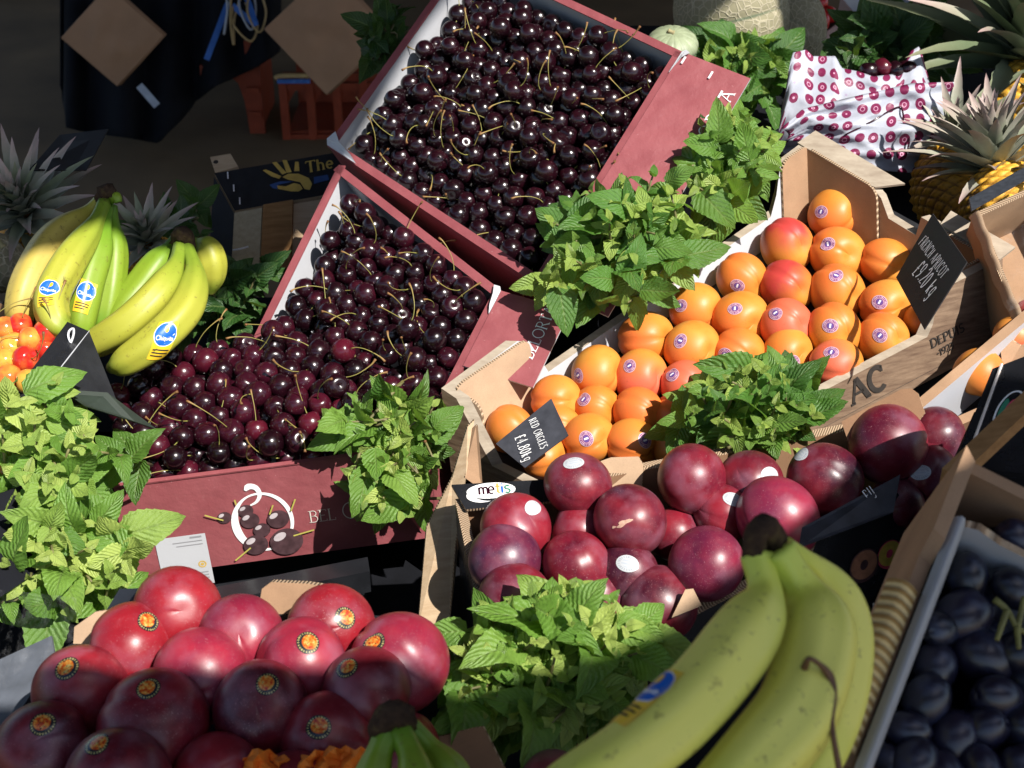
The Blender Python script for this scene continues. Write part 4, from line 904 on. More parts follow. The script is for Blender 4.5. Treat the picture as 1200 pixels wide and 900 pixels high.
pl2 = [
 (605, 619, 43, R2, (627, 592), 'red plum with white sticker in the left back corner under the logo', 0),
 (677, 568, 40, R3, (672, 540), 'purple plum with sticker on top, standing up before the chalk card tray', .012),
 (592, 656, 44, (.05, .014, .045), None, 'bluish violet plum without sticker at the left wall of the box', 0),
 (603, 702, 45, R3, None, 'plum showing its speckled scarred calyx beside the left wall and mint', 0),
 (680, 622, 38, R1, None, 'reddish plum tucked behind the scarred central one', -.014),
 (676, 664, 43, R2, None, 'bright red plum with speckled top left of the stickered dark one', -.002),
 (738, 610, 45, R3, None, 'big dark plum with a tan scar at the centre of the box', .018),
 (702, 640, 30, R_SHADE, (692, 633), 'dark plum with sticker half buried beneath the scarred central one', -.03),
 (735, 672, 37, R3, (735, 660), 'speckled purple plum with white sticker in front of the scarred one', -.005),
 (828, 661, 46, (.2, .02, .05), None, 'rosy bloomed plum above the small tan cardboard tip', .012),
 (772, 708, 46, R_SHADE, None, 'very dark shaded plum at the right edge of the mint', -.012),
 (811, 561, 43, R2, None, 'brightest red plum against the apricot tray wall', .008),
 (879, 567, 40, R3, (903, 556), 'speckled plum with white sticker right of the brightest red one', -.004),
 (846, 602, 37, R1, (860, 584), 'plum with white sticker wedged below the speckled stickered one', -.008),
 (911, 608, 52, (.2, .022, .06), None, 'large pinkish plum right behind the tip of the big bananas', .016),
 (966, 562, 46, R3, (937, 530), 'half shaded plum with sticker at its rim beside the mint', .004),
 (1041, 521, 48, R1, None, 'large half lit plum before the brown corner flap', .012),
 (1096, 512, 36, R_SHADE, None, 'shaded plum right of the large half lit one', -.004),
 (1085, 556, 38, R_SHADE, (1078, 553), 'shaded plum carrying a white sticker by the kraft carton', -.01),
 (1052, 588, 32, R_SHADE, None, 'shaded plum behind the black card at the right', -.02),
 (790, 626, 32, R1, None, 'plum deep in the gap below the brightest red one', -.025),
 (700, 700, 34, R2, None, 'red plum peeping out above the mint in the plum box', -.015), (650, 705, 30, R1, None, 'plum nearly covered by mint beside the calyx one', -.02),
 (945, 628, 30, R_SHADE, None, 'dark plum low behind the black card', -.03)]
for i, (x, y, r, c_, st, lb, lf) in enumerate(pl2):
    rs = random.Random(i + 70); ex_ = None; po = None
    if i == 3: po = (598, 668)
    if i == 6: ex_ = [('scar', 731, 613, .0022, .0075, 'scar', .4, .0004, .25), ('scar', 719, 618, .001, .0022, 'scar', .2, .0004, .2)]
    if i == 5: po = (668, 630)
    if i == 1: ex_ = [('spot', 669, 563, .0035, .003, 'pink_print', .2, .0002, .1)] if False else None
    if po is None and i % 3 == 0: po = (x + r * rs.uniform(-.6, .5), y - r * rs.uniform(.3, .75)); ex_ = (ex_ or []) + [('stalk_scar', po[0], po[1], .0035, .003, 'brown_stem', .3, -.0006, .3)]
    fruit('plum', PP, x, y, r, 'plum', c_, lb, 'plum', 'plums in the crescent logo box', (rs.uniform(.07, .13), rs.uniform(.02, .045)), (1, rs.uniform(.93, 1.0), rs.uniform(.9, 1.02)), (st[0], st[1], .0105, .0078, WS, rs.uniform(1.2, 1.9)) if st else None, pole=po, spin=(rs.uniform(-.9, .9),) if i % 2 else None, seed=300 + i, lift=lf, extra=ex_)
# --- black price card in the plums
card([(1055, 556), (1047, 600), (936, 642), (940, 618)], [1.22, 1.20, 1.17, 1.19], 'slate', [('EU', (1018, 588), (1030, 582))], 'dark grey card tucked behind the black flap of the plum box', None)
# --- near plum box
PN = plane(280, 780, 1.02, (0, -.25, 1))
t1 = thing('plum_box', hit(shift(PN, -.1), 280, 820), 'black plum box with kraft corner tabs and dark red plums, nearest one', 'fruit box')
C1, d1, i1, w1 = openbox(t1, shift(PN, -.03), [(70, 762), (150, 716), (480, 722), (543, 748), (560, 990), (-80, 990)], .09, None, .008, ('black_card', 'black_card', 'black_gloss'), 'black_card')
def flap(root, pts, d, n, mat='kraft_pale', t=.004, name='corner_tab'):
    mb = MB(); slab(mb, [W(x, y, d if np.isscalar(d) else d[k]) for k, (x, y) in enumerate(pts)], n, t, 0, 1); return mb.obj(name, [M[mat], M['corr']], root)
flap(t1, [(85, 768), (87, 735), (112, 717), (132, 714), (140, 722), (128, 736), (104, 766)], 1.07, (.2, -.8, .5))
flap(t1, [(303, 712), (307, 690), (318, 682), (360, 684), (398, 690), (394, 722), (330, 730)], 1.09, (-.1, -.9, .4), 'kraft', .008)
flap(t1, [(124, 716), (140, 690), (170, 689), (164, 714)], 1.075, (0, -.5, .8), 'black_gloss', .003)
flap(t1, [(505, 737), (562, 742), (562, 751), (500, 752)], 1.06, (0, -.5, .8), 'black_gloss', .003)
flap(t1, [(505, 866), (556, 853), (566, 852), (598, 915), (520, 930)], [1.0, 1.0, 1.0, .97, .97], (-.2, -.8, .5), 'kraft_dark', .004)
Q1, Q2, Q_SHADE, Q_SHADE_DEEP = (.34, .013, .022), (.27, .018, .045), (.15, .009, .02), (.065, .006, .017)  # lower row's shade is put into the two darker plum colours
S1 = 'stk_plum'
pl1 = [
 (208, 716, 53, Q1, None, 'bright red plum topmost by the white label, dimple showing', 0),
 (153, 759, 54, Q1, (175, 727), 'glossy red plum with sticker nearest the left kraft tab', .0),
 (283, 747, 51, Q2, None, 'dusty pink plum without sticker in the back row', -.002),
 (388, 734, 51, Q1, (406, 723), 'red plum with sticker in front of the right kraft tab', -.003),
 (352, 778, 56, Q2, (361, 752), 'pink plum with sticker in the middle of the nearest box', .006),
 (236, 792, 57, Q2, None, 'purple pink plum with an orange streak and no sticker', .008),
 (96, 812, 59, Q_SHADE, (78, 783), 'red plum with sticker at the left end of the third row', .004),
 (468, 777, 61, Q2, (437, 753), 'biggest pink plum at the right end with sticker at its upper left', .002),
 (430, 812, 58, Q_SHADE_DEEP, (405, 781), 'shade darkened plum with an edge on sticker before the biggest pink one', .014),
 (307, 833, 60, Q_SHADE_DEEP, (314, 799), 'shade darkened red plum with sticker left of the orange tissue', .016),
 (181, 848, 65, Q_SHADE, (173, 803), 'large deep red plum with a seam and sticker on top', .018),
 (383, 868, 57, Q_SHADE, (373, 852), 'deep red plum wrapped in orange tissue', .012),
 (50, 878, 58, Q_SHADE_DEEP, (50, 847), 'shade darkened plum with sticker beside the left edge, before the red one', .016),
 (140, 918, 66, Q_SHADE_DEEP, (113, 871), 'shade darkened plum with tilted sticker at the bottom edge', .03),
 (255, 912, 54, Q_SHADE, None, 'deep red plum without sticker just left of the tissue at the bottom', .014),
 (345, 925, 46, Q_SHADE_DEEP, None, 'plum with only its top above the orange tissue', .02), (470, 880, 48, Q_SHADE, None, 'plum in the dark behind the banana stalk', -.02), (20, 945, 46, Q_SHADE_DEEP, None, 'plum cut by the lower left corner', .0)]
for i, (x, y, r, c_, st, lb, lf) in enumerate(pl1):
    rs = random.Random(i + 90); po = None; sp = None
    if i == 0: po = (214, 716)
    if i == 2: po = (279, 742)
    if i == 10: po = (176, 818); sp = 2.6
    if i == 9: po = (298, 824)
    if i == 12: po = (38, 868)
    ex_ = [('stalk_scar', po[0], po[1], .004, .003, 'brown_stem', .3, -.0006, .3)] if po else None
    fruit('plum', PN, x, y, r, 'plum', c_, lb, 'plum', 'plums in the nearest box', (rs.uniform(.07, .12), rs.uniform(.035, .07)), (1, rs.uniform(.95, 1.0), rs.uniform(.91, .99)), (st[0], st[1], .0092, .0084, S1, rs.uniform(0, 3)) if st else None, pole=po, spin=sp if sp is not None else ((rs.uniform(-.8, .8),) if i % 2 else None), seed=400 + i, lift=lf, extra=ex_)
# orange tissue: a crumpled sheet round a plum
tis = MB(); NX, NY = 26, 10; rs = np.random.RandomState(4); v = []; c_ = hit(PN, 345, 915)
for j in range(NY):
    for i in range(NX):
        x = 285 + 150 * i / (NX - 1); yb = np.interp(x, [285, 305, 340, 372, 395, 435], [888, 876, 890, 880, 875, 878]) + 3 * math.sin(i * 2.1); y = yb + (940 - yb) * j / (NY - 1)
        v.append(W(x, y, (.918 - .02 * j / (NY - 1) * math.sin(PI * i / (NX - 1))) + .006 * math.sin(i * 1.3 + j) + .004 * rs.randn() * (j > 0)))
tis.add(v, [(j * NX + i, j * NX + i + 1, (j + 1) * NX + i + 1, (j + 1) * NX + i) for j in range(NY - 1) for i in range(NX - 1)])
o = tis.obj('tissue_paper', M['orange_tissue']); tag(o, 'crumpled orange tissue paper around a plum', 'tissue paper'); md = o.modifiers.new('s', 'SOLIDIFY'); md.thickness = .0006
fruit('plum', plane(640, 905, .99, (0, -.3, 1)), 648, 918, 40, 'plum', (.12, .05, .05), 'lone dull brown plum under the leftmost big banana', 'plum', None, seed=500)
# ------------------------------------------------------------------ bananas
class Ban:
    def __init__(s, P, r, prof=None, flat=.0, seed=0):
        s.n = 46; s.c = catmull(P, s.n); s.T, s.N, s.B = frames(s.c); t = np.linspace(0, 1, s.n)
        pr = prof or [(0, .42), (.1, .4), (.17, .5), (.27, .86), (.4, 1), (.65, 1), (.82, .86), (.92, .58), (.965, .36), (1, .26)]
        s.r = np.interp(t, [a for a, _ in pr], [b for _, b in pr]) * r; s.r = np.convolve(np.pad(s.r, 2, 'edge'), np.ones(5) / 5, 'valid'); s.ph = seed * 1.3
    def at(s, t, a):
        k = t * (s.n - 1); i = int(min(max(k, 0), s.n - 2)); f = k - i; g = lambda q: q[i] * (1 - f) + q[i + 1] * f
        r = g(s.r) * (1 + .075 * (abs(math.cos(2.5 * a + s.ph)) ** .6 * 2 - 1.2) * .9 * (1 if t < .93 else .5)); d = math.cos(a) * g(s.N) + math.sin(a) * g(s.B); return g(s.c) + d * r, nrm(d)
    def obj(s, root, mat):
        Q = 30; v, uv = [], []
        for k in range(s.n):
            for j in range(Q): v.append(s.at(k / (s.n - 1), 2 * PI * j / Q)[0]); uv.append((k / (s.n - 1), j / Q))
        f = [(i * Q + j, i * Q + (j + 1) % Q, (i + 1) * Q + (j + 1) % Q, (i + 1) * Q + j) for i in range(s.n - 1) for j in range(Q)] + [tuple(range(Q - 1, -1, -1)), tuple((s.n - 1) * Q + j for j in range(Q))]
        mb = MB(); mb.add(v, f, 0, uv); s.o = mb.obj('banana', M[mat], root, True); return s.o
    def facing(s, t, x=None):
        """angle round the banana that faces the camera"""
        k = int(t * (s.n - 1)); d = TOCAM(s.c[k]); return math.atan2(np.dot(d, s.B[k]), np.dot(d, s.N[k]))
    def sticker(s, root, t, da, w_, h_, rot, name='CHIQUITA', lab=True):
        """oval label wrapped on the peel: (x, y) on the label -> (t, angle) on the banana"""
        L = np.linalg.norm(np.diff(s.c, axis=0), axis=1).sum(); a0 = s.facing(t) + da; r = np.interp(t, np.linspace(0, 1, s.n), s.r)
        c_, s_ = math.cos(rot), math.sin(rot)
        fn = lambda x, y: s.at(t + (c_ * -x - s_ * y) / L, a0 + (s_ * -x + c_ * y) / r)
        def grid(mb, x0, y0, x1, y1, mi, lift):
            v = []; K = 8
            for j in range(K + 1):
                for i in range(K + 1): p, n = fn(x0 + (x1 - x0) * i / K, y0 + (y1 - y0) * j / K); v.append(p + n * lift)
            mb.add(v, [(j * (K + 1) + i, j * (K + 1) + i + 1, (j + 1) * (K + 1) + i + 1, (j + 1) * (K + 1) + i) for j in range(K) for i in range(K)], mi)
        def oval(mb, cx, cy, rx, ry, mi, lift):
            K, Q = 5, 24; v = []
            for k in range(K + 1):
                for j in range(Q): a = 2 * PI * j / Q; p, n = fn(cx + rx * k / K * math.cos(a), cy + ry * k / K * math.sin(a)); v.append(p + n * lift)
            mb.add(v, [(k * Q + j, (k + 1) * Q + j, (k + 1) * Q + (j + 1) % Q, k * Q + (j + 1) % Q) for k in range(K) for j in range(Q)], mi)
        mb = MB(); grid(mb, -w_ * .5, -h_ * 1.25, w_ * .5, h_ * .62, 0, .0005)
        oval(mb, 0, 0, w_ * .56, h_ * .56, 2, .0007); oval(mb, 0, 0, w_ * .52, h_ * .52, 1, .0009)
        oval(mb, 0, h_ * .24, w_ * .1, h_ * .16, 0, .0011)
        for k in range(3): grid(mb, -w_ * .4, -h_ * (.75 + .15 * k), w_ * (.4 - .2 * (k == 2)), -h_ * (.69 + .15 * k), 3, .0008)
        fs = lambda x, y: fn(x, y)
        lettering(mb, 'Chiquita', lambda x, y: fs(x, y - h_ * .26), w_ * .205, .2, False, 2, .95, center=True, th=.0012)
        rt = np.array(s.o.matrix_world.translation); so = mb.obj('sticker', [M['stk_yellow'], M['stk_blue'], M['white'], M['ink']], None, True, origin=np.array(root.location)); so.parent = s.o; so.location = (0, 0, 0)
def bunch(label, crown, rc, specs, crown_pts=None):
    r = thing('banana_bunch', crown, label, 'bananas'); out = []
    for i, (P, rad, mat, pr) in enumerate(specs):
        b = Ban([W(*p) for p in P], rad, pr, seed=i + len(label)); b.obj(r, mat); out.append(b)
    mb = MB(); tube(mb, [W(*p) for p in crown_pts], rc, 14, n=10)
    for k in range(len(mb.v)): q = np.array(mb.v[k]); mb.v[k] = tuple(q + NR.normal(0, .0007, 3))
    mb.obj('crown', M['banana_crown'], r, True); return r, out
r, b = bunch('left hand of green yellow bananas with two blue oval stickers', W(124, 232, 1.5), [.006, .0075, .008, .005],
 [([(118, 235, 1.5), (98, 254, 1.49), (62, 282, 1.46), (36, 325, 1.43), (24, 365, 1.42), (28, 400, 1.43)], .0172, 'banana_yellow', None),
  ([(122, 238, 1.49), (108, 268, 1.46), (78, 312, 1.42), (60, 350, 1.40), (66, 378, 1.39), (84, 392, 1.39)], .0172, 'banana', None),
  ([(126, 242, 1.5), (118, 285, 1.47), (104, 330, 1.45), (96, 372, 1.44), (92, 410, 1.44)], .0165, 'banana_green', None),
  ([(130, 242, 1.51), (132, 290, 1.50), (128, 340, 1.49), (118, 400, 1.48)], .0165, 'banana_green', None)],
 [(118, 236, 1.495), (122, 226, 1.49), (128, 224, 1.49), (130, 232, 1.5)])
b[1].sticker(r, .585, .25, .017, .0185, 1.75); b[2].sticker(r, .60, .0, .017, .0185, 1.7)
mb = MB(); tube(mb, [W(*p) for p in [(128, 234, 1.5), (136, 230, 1.49), (139, 238, 1.49)]], [.006, .0055, .004], 8, n=8); mb.obj('cut_stub', M['banana_green'], r, True)
r, b = bunch('right hand of green yellow bananas with one oval sticker beside the cherries', W(212, 278, 1.5), [.006, .008, .008, .005],
 [([(208, 280, 1.52), (192, 302, 1.51), (168, 335, 1.5), (140, 370, 1.49), (120, 400, 1.5)], .0185, 'banana_green', None),
  ([(212, 284, 1.5), (204, 315, 1.46), (182, 348, 1.43), (148, 380, 1.42), (112, 402, 1.43), (96, 404, 1.44)], .0172, 'banana', None),
  ([(218, 286, 1.5), (228, 320, 1.46), (219, 360, 1.43), (188, 395, 1.41), (150, 422, 1.41), (128, 432, 1.42)], .0172, 'banana', None),
  ([(222, 284, 1.52), (240, 292, 1.52), (248, 312, 1.52), (246, 345, 1.53)], .0165, 'banana', None)],
 [(206, 284, 1.5), (210, 274, 1.49), (218, 276, 1.49), (224, 290, 1.5)])
b[2].sticker(r, .585, -.1, .018, .0195, .9)
FB = [(0, .5), (.08, .44), (.17, .48), (.29, .84), (.4, 1), (.7, 1), (.9, .85), (1, .5)]
M['banana_big'] = banana('olive_banana_peel', rgb(.6, .62, .09), rgb(.72, .68, .14), rgb(.46, .56, .08))
r, b = bunch('large out of focus bananas with a dark crown in front', W(890, 630, .70), [.0062, .0062, .0064, .005],
 [([(887, 652, .70), (895, 700, .69), (870, 750, .67), (812, 822, .645), (735, 888, .625), (600, 965, .61)], .0168, 'banana_big', FB),
  ([(910, 645, .70), (942, 695, .70), (958, 748, .685), (936, 830, .655), (880, 900, .632), (785, 1000, .61)], .0188, 'banana_big', FB),
  ([(915, 642, .715), (956, 670, .735), (982, 712, .74), (990, 765, .73), (974, 850, .71), (925, 960, .69)], .0142, 'banana_big', FB)],
 [(884, 652, .70), (885, 630, .695), (894, 617, .695), (905, 624, .70), (911, 644, .705)])
b[0].sticker(r, .66, 1.25, .017, .02, 1.55)
r, b = bunch('cut off banana stalks with a black crown at the lower edge', W(462, 850, .8), [.006, .0085, .008, .005],
 [([(458, 852, .80), (444, 885, .79), (432, 930, .78), (410, 1010, .77)], .0145, 'banana_green', [(0, .5), (.3, .5), (.6, .8), (1, .8)]),
  ([(466, 852, .80), (482, 885, .785), (490, 930, .77), (492, 1010, .76)], .0145, 'banana_green', [(0, .5), (.3, .48), (.6, .8), (1, .8)]),
  ([(474, 850, .805), (505, 880, .80), (530, 915, .79), (570, 1000, .78)], .0145, 'banana_green', [(0, .5), (.3, .45), (.6, .8), (1, .8)])],
 [(444, 868, .80), (450, 845, .795), (468, 836, .795), (480, 850, .80)])

# ------------------------------------------------------------------ mint
def leaf_template(nx=7, ny=19):
    v, uv, f = [], [], []
    for j in range(ny):
        t = j / (ny - 1); wd = math.sin(PI * min(1, t ** .66 * 1.0)) ** .72 * (1 - .2 * t) if 0 < t < 1 else 0
        wd = max(wd, .03 if t == 0 else 0); ser = (.055 if j % 2 else -.03) * (0 < t < .97)
        for i in range(nx):
            u = i / (nx - 1) * 2 - 1; e = abs(u) >= .99; v.append((u * wd * .33 * (1 + (ser if e else 0)), t - (.02 if e and j % 2 else 0), 0)); uv.append((.5 + u * .5, t))
    for j in range(ny - 1):
        for i in range(nx - 1): f.append((j * nx + i, j * nx + i + 1, (j + 1) * nx + i + 1, (j + 1) * nx + i))
    return np.array(v), uv, f
LV, LUV, LF = leaf_template()
def add_leaf(mb, base, d, up, L, rs, tint, wid=1.0, droop=None, fold=None):
    d = nrm(d); n = up - np.dot(up, d) * d
    if np.linalg.norm(n) < 1e-3: n = np.cross(d, (1, 0, .3))
    n = nrm(n); x = np.cross(d, n); dr = rs.uniform(.05, .8) if droop is None else droop; fo = rs.uniform(-.25, .8) if fold is None else fold
    P = LV.copy(); t = P[:, 1]; u = P[:, 0]; ph = rs.uniform(0, 6)
    z = -dr * t ** 2 * .6 + fo * np.abs(u) * 1.0 - .35 * u * u * 4 * fo + .022 * np.sin(t * 11 + ph + np.sign(u) * .8) * np.abs(u) * 5 + .05 * np.sin(u * 6 + ph) * t + .05 * np.sin(t * 5 + 2 * ph)
    z += .011 * np.cos((t - .75 * np.abs(u)) * 50) * (np.abs(u) > .02)
    y = t * (1 - dr * dr * .12 * t)
    tw = rs.uniform(-.35, .35); uu = u * wid * np.cos(tw * t); z = z + u * np.sin(tw * t)
    mb.add(base + L * (uu[:, None] * x + y[:, None] * d + z[:, None] * n), LF, 0, LUV, [min(max(tint + rs.uniform(-.06, .06), 0), 1)] * len(P))
def sprig(ml, ms, tip, axis, rs, L0=.045, pairs=4, tint=.5, length=.075, up=None):
    axis = nrm(axis); a = nrm(np.cross(axis, (rs.uniform(-1, 1), rs.uniform(-1, 1), rs.uniform(-1, 1)))); b = np.cross(axis, a); cur = np.array([rs.uniform(-1, 1), rs.uniform(-1, 1), 0]) * .012
    up = TOCAM(tip) * .75 + np.array([.15, -.1, .65]) if up is None else up
    root = tip - axis * length + cur; mid = tip - axis * length * .5 + cur * .8
    tube(ms, [root - axis * .02, mid, tip], [.0019, .0016, .001], 6, n=7)
    for k in range(pairs):
        f = k / max(pairs - 1, 1); L = L0 * (1 - .72 * f ** 1.3) * rs.uniform(.85, 1.15); p = root + (tip - root) * (.1 + .9 * f) + cur * .3 * (1 - f)
        for s in (1, -1):
            ang = rs.uniform(-.45, .45); q = (a if k % 2 == 0 else b) * s; q = q * math.cos(ang) + np.cross(axis, q) * math.sin(ang)
            d = q * (1.0 - .35 * f) + axis * (.25 + .65 * f) + np.array([0, 0, -.12]); add_leaf(ml, p, d, nrm(up) * .45 + axis * .8 + np.array([rs.gauss(0, .28), rs.gauss(0, .28), rs.gauss(0, .2)]), L, rs, tint + .35 * (f - .4), 1.0, rs.uniform(.05, 1.0))
def mint(label, poly, pl, root, n, bulge, seed, L0=.045, mat='mint', tint=.45, fill=1.2, group='mint bunches', cat='mint', stalks=6, name='mint_bunch', droop=.0, wid=1.0):
    rs = random.Random(seed); P = np.array(poly, float); k = len(P); cen = P.mean(0); lo, hi = P.min(0), P.max(0); c3 = hit(pl, *cen)
    rt = W(*root); r = thing(name, rt, label, cat, group); ml, ms = MB(), MB()
    def inside(q):
        c = False
        for i in range(k):
            a, b = P[i], P[(i + 1) % k]
            if (a[1] > q[1]) != (b[1] > q[1]) and q[0] < (b[0] - a[0]) * (q[1] - a[1]) / (b[1] - a[1]) + a[0]: c = not c
        return c
    def edge(q):
        m = 1e9
        for i in range(k):
            a, b = P[i], P[(i + 1) % k]; t = max(0, min(1, np.dot(q - a, b - a) / np.dot(b - a, b - a))); m = min(m, np.linalg.norm(q - a - t * (b - a)))
        return m
    rad = max(edge(lo + np.array([rs.random(), rs.random()]) * (hi - lo)) if True else 0 for _ in range(200)); tips = []; tries = 0
    A = .5 * abs(sum(P[i][0] * P[(i + 1) % k][1] - P[i][1] * P[(i + 1) % k][0] for i in range(k))); sp = math.sqrt(A / n) * .72
    while len(tips) < n and tries < 6000:
        tries += 1; q = lo + np.array([rs.random(), rs.random()]) * (hi - lo)
        if inside(q) and all(np.linalg.norm(q - t) > sp for t in tips): tips.append(q)
    e_max = max([edge(t) for t in tips] + [1])
    for t in tips:
        h = bulge * math.sqrt(min(1, edge(t) / e_max)); p = hit(pl, *t) + pl[1] * h; out = nrm(p - rt + np.array([0, 0, -.02]))
        ax = nrm(out * .7 + TOCAM(p) * .45 + np.array([0, 0, .35 - droop]) + np.array([rs.gauss(0, .3) for _ in range(3)]))
        sprig(ml, ms, p, ax, rs, L0 * rs.uniform(.8, 1.15), rs.choice((4, 5, 5)), min(1, max(0, tint + rs.uniform(-.4, .4))))
    for _ in range(int(n * fill)):
        while True:
            q = lo + np.array([rs.random(), rs.random()]) * (hi - lo)
            if inside(q): break
        p = hit(pl, *q) + pl[1] * bulge * (.2 + .4 * rs.random()) * math.sqrt(min(1, edge(q) / e_max)); d = nrm(p - rt) * .5 + np.array([rs.gauss(0, .5), rs.gauss(0, .5), rs.gauss(-droop, .35)])
        add_leaf(ml, p, d, TOCAM(p) + np.array([rs.gauss(0, .4), rs.gauss(0, .4), .5]), L0 * rs.uniform(.7, 1.2), rs, max(0, tint - .2 + rs.uniform(-.15, .2)), wid)
    for i in range(stalks):
        t = tips[i * len(tips) // stalks]; p = hit(pl, *t) - pl[1] * .005; m_ = (rt + p) / 2 + np.array([rs.gauss(0, .01), rs.gauss(0, .01), .01]); tube(ms, [rt + np.array([rs.gauss(0, .006) for _ in range(3)]), m_, p], .0018, 6, n=9)
    ml.obj('leaves', M[mat], r, True); ms.obj('stems', M['mint_stem'], r, True); return r
mint('big pale mint bunch spilling down beside the white label at the left edge', [(-20, 448), (60, 446), (90, 480), (118, 515), (126, 552), (95, 580), (100, 612), (165, 632), (172, 652), (125, 684), (85, 728), (50, 715), (20, 705), (-20, 640), (30, 620), (40, 570), (-20, 540)],
     plane(80, 580, 1.24, (.05, -.7, .7)), (20, 600, 1.3), 34, .035, 1, .052, 'mint', .66, .7, droop=.15)
mint('mint bunch hanging over the emblem box front', [(372, 500), (405, 470), (440, 476), (500, 462), (518, 495), (508, 560), (475, 600), (440, 612), (432, 588), (392, 528)],
     plane(440, 530, 1.395, (.05, -.65, .75)), (465, 510, 1.42), 22, .012, 2, .046, 'mint', .58, .7, droop=.15)
mint('largest mint bunch between topmost cherry box and apricot tray', [(640, 350), (648, 262), (700, 222), (770, 205), (808, 218), (810, 270), (800, 315), (765, 345), (705, 370), (670, 352)],
     plane(740, 290, 1.47, (-.05, -.5, .85)), (740, 290, 1.53), 27, .04, 3, .05, 'mint_deep', .62, .8)
mint('upright mint bunch in front of the cherry printed paper bag', [(795, 190), (815, 140), (870, 132), (912, 165), (905, 200), (875, 235), (840, 250), (810, 235)],
     plane(850, 190, 1.55, (-.05, -.5, .85)), (850, 220, 1.6), 15, .03, 4, .052, 'mint', .5, .7)
mint('mint bunch laid on the apricots above the plums', [(792, 512), (810, 470), (850, 438), (898, 428), (940, 444), (958, 472), (956, 500), (930, 516), (880, 525), (830, 528)],
     plane(890, 490, 1.34, (-.05, -.4, .9)), (890, 500, 1.38), 25, .035, 5, .048, 'mint_deep', .58, .7)
mint('bright mint bunch between the two plum boxes', [(518, 770), (545, 725), (595, 703), (660, 694), (720, 702), (752, 738), (752, 800), (705, 848), (645, 876), (575, 860), (528, 820)],
     plane(640, 780, 1.05, (0, -.5, .85)), (645, 800, 1.10), 34, .035, 6, .05, 'mint', .64, .7)
mint('dark leaves under the wooden crate beside the cherries', [(222, 385), (240, 330), (290, 312), (330, 318), (320, 345), (275, 372), (240, 400)], plane(270, 350, 1.66, (0, -.5, .85)), (270, 360, 1.7), 9, .015, 7, .045, 'herb', .5, 1.3)
mint('mint leaves lying against the netted melon', [(805, 62), (840, 40), (868, 55), (905, 60), (925, 85), (900, 112), (870, 105), (830, 85)], plane(860, 75, 2.0, (0, -.5, .85)), (865, 90, 2.05), 12, .03, 8, .062, 'mint_deep', .4, 1.2)
mint('dark basil leaves behind the cherry printed paper bag', [(960, 78), (985, 45), (1030, 28), (1075, 30), (1115, 20), (1130, 60), (1100, 95), (1050, 80), (1000, 72)], plane(1040, 60, 2.05, (0, -.5, .85)), (1045, 75, 2.1), 14, .03, 9, .065, 'herb', .6, 1.5)
mint('dark parsley sprigs beside the topmost cherry box', [(430, 78), (432, 30), (455, 8), (478, 2), (462, 40), (445, 70)], plane(452, 40, 1.93, (0, -.6, .8)), (458, 60, 1.96), 9, .015, 10, .042, 'herb', .3, 1.5)
mint('dark leaves around the pineapple crown behind the right bananas', [(178, 262), (196, 248), (238, 240), (240, 290), (230, 300), (160, 320), (150, 300)], plane(200, 280, 1.75, (0, -.5, .85)), (200, 290, 1.8), 8, .01, 12, .05, 'herb', .35, 1.0)
# ------------------------------------------------------------------ box of pale cherries at the left edge
PR_ = plane(60, 430, 1.33, (0, -.25, 1))
tr = thing('cherry_carton', hit(shift(PR_, -.1), 20, 480), 'black card carton of yellow red cherries with a stapled pointed corner', 'fruit box')
mb = MB(); slab(mb, [hit(shift(PR_, -.07), *p) for p in [(-90, 330), (95, 400), (70, 600), (-110, 640)]], PR_[1], .006); mb.obj('base', M['black_card'], tr)
mb = MB(); a, b = W(-60, 328, 1.47), W(84, 393, 1.41); dn = np.array([0, -.015, -.06]); slab(mb, [a, b, b + dn, a + dn], (0, -1, .2), .005, 0, 1); mb.obj('side_panel', [M['kraft_dark'], M['black_card']], tr)
e1, e2, e3, e4 = W(79, 377, 1.36), W(104, 388, 1.355), W(58, 447, 1.28), W(32, 440, 1.29)
mb = MB(); slab(mb, [e1, e2, e3, e4], np.cross(e4 - e1, e2 - e1) * -1 if np.dot(np.cross(e4 - e1, e2 - e1), CAM - e1) < 0 else np.cross(e4 - e1, e2 - e1), .003); mb.obj('corner_panel', M['black_gloss'], tr)
e5, e6 = W(137, 470, 1.34), W(60, 475, 1.27)
mb = MB(); nn = np.cross(e5 - e2, e3 - e2); nn = nn if np.dot(nn, CAM - e2) > 0 else -nn; slab(mb, [e2 + nrm(nn) * .0004, e5, e6, e3], nn, .003); mb.obj('corner_panel', M['black_card'], tr)
mb = MB(); tube(mb, [e2 + nrm(nn) * .001, (e2 + e3) / 2 + nrm(nn) * .0012, e3 + nrm(nn) * .001], [.0003, .0007, .0003], 5, n=8); mb.obj('worn_fold', M['white_card'], tr)
mb = MB(); tube(mb, [W(83, 402, 1.338), W(80, 395, 1.338), W(81, 388, 1.338), W(86, 385, 1.338), W(86, 393, 1.338), W(83, 402, 1.337)], .0011, 6, n=16); mb.obj('staple', M['staple'], tr)
g = [W(70, 456, 1.285), W(126, 460, 1.31), W(184, 503, 1.335), W(158, 494, 1.31), (W(100, 476, 1.28))]
mb = MB(); slab(mb, g, (.2, -.5, .8), .002); mb.obj('loose_flap', plain('green_black_card', (.02, .03, .022), .6, .2, 50, .1), tr)
mb = MB(); slab(mb, [W(-60, 600, 1.2), W(44, 563, 1.24), W(52, 665, 1.21), W(-60, 740, 1.17)], (.1, -.9, .35), .005); mb.obj('front_panel', M['black_cloth'], tr)
RMs = []
for v, f in CHV[:3]:
    m_ = MB(); m_.add(v * .0132, f); RMs.append(m_.mesh('cherry', [M['rainier']], True))
RST = MB()
pr0 = None; rs = random.Random(2); spots = []
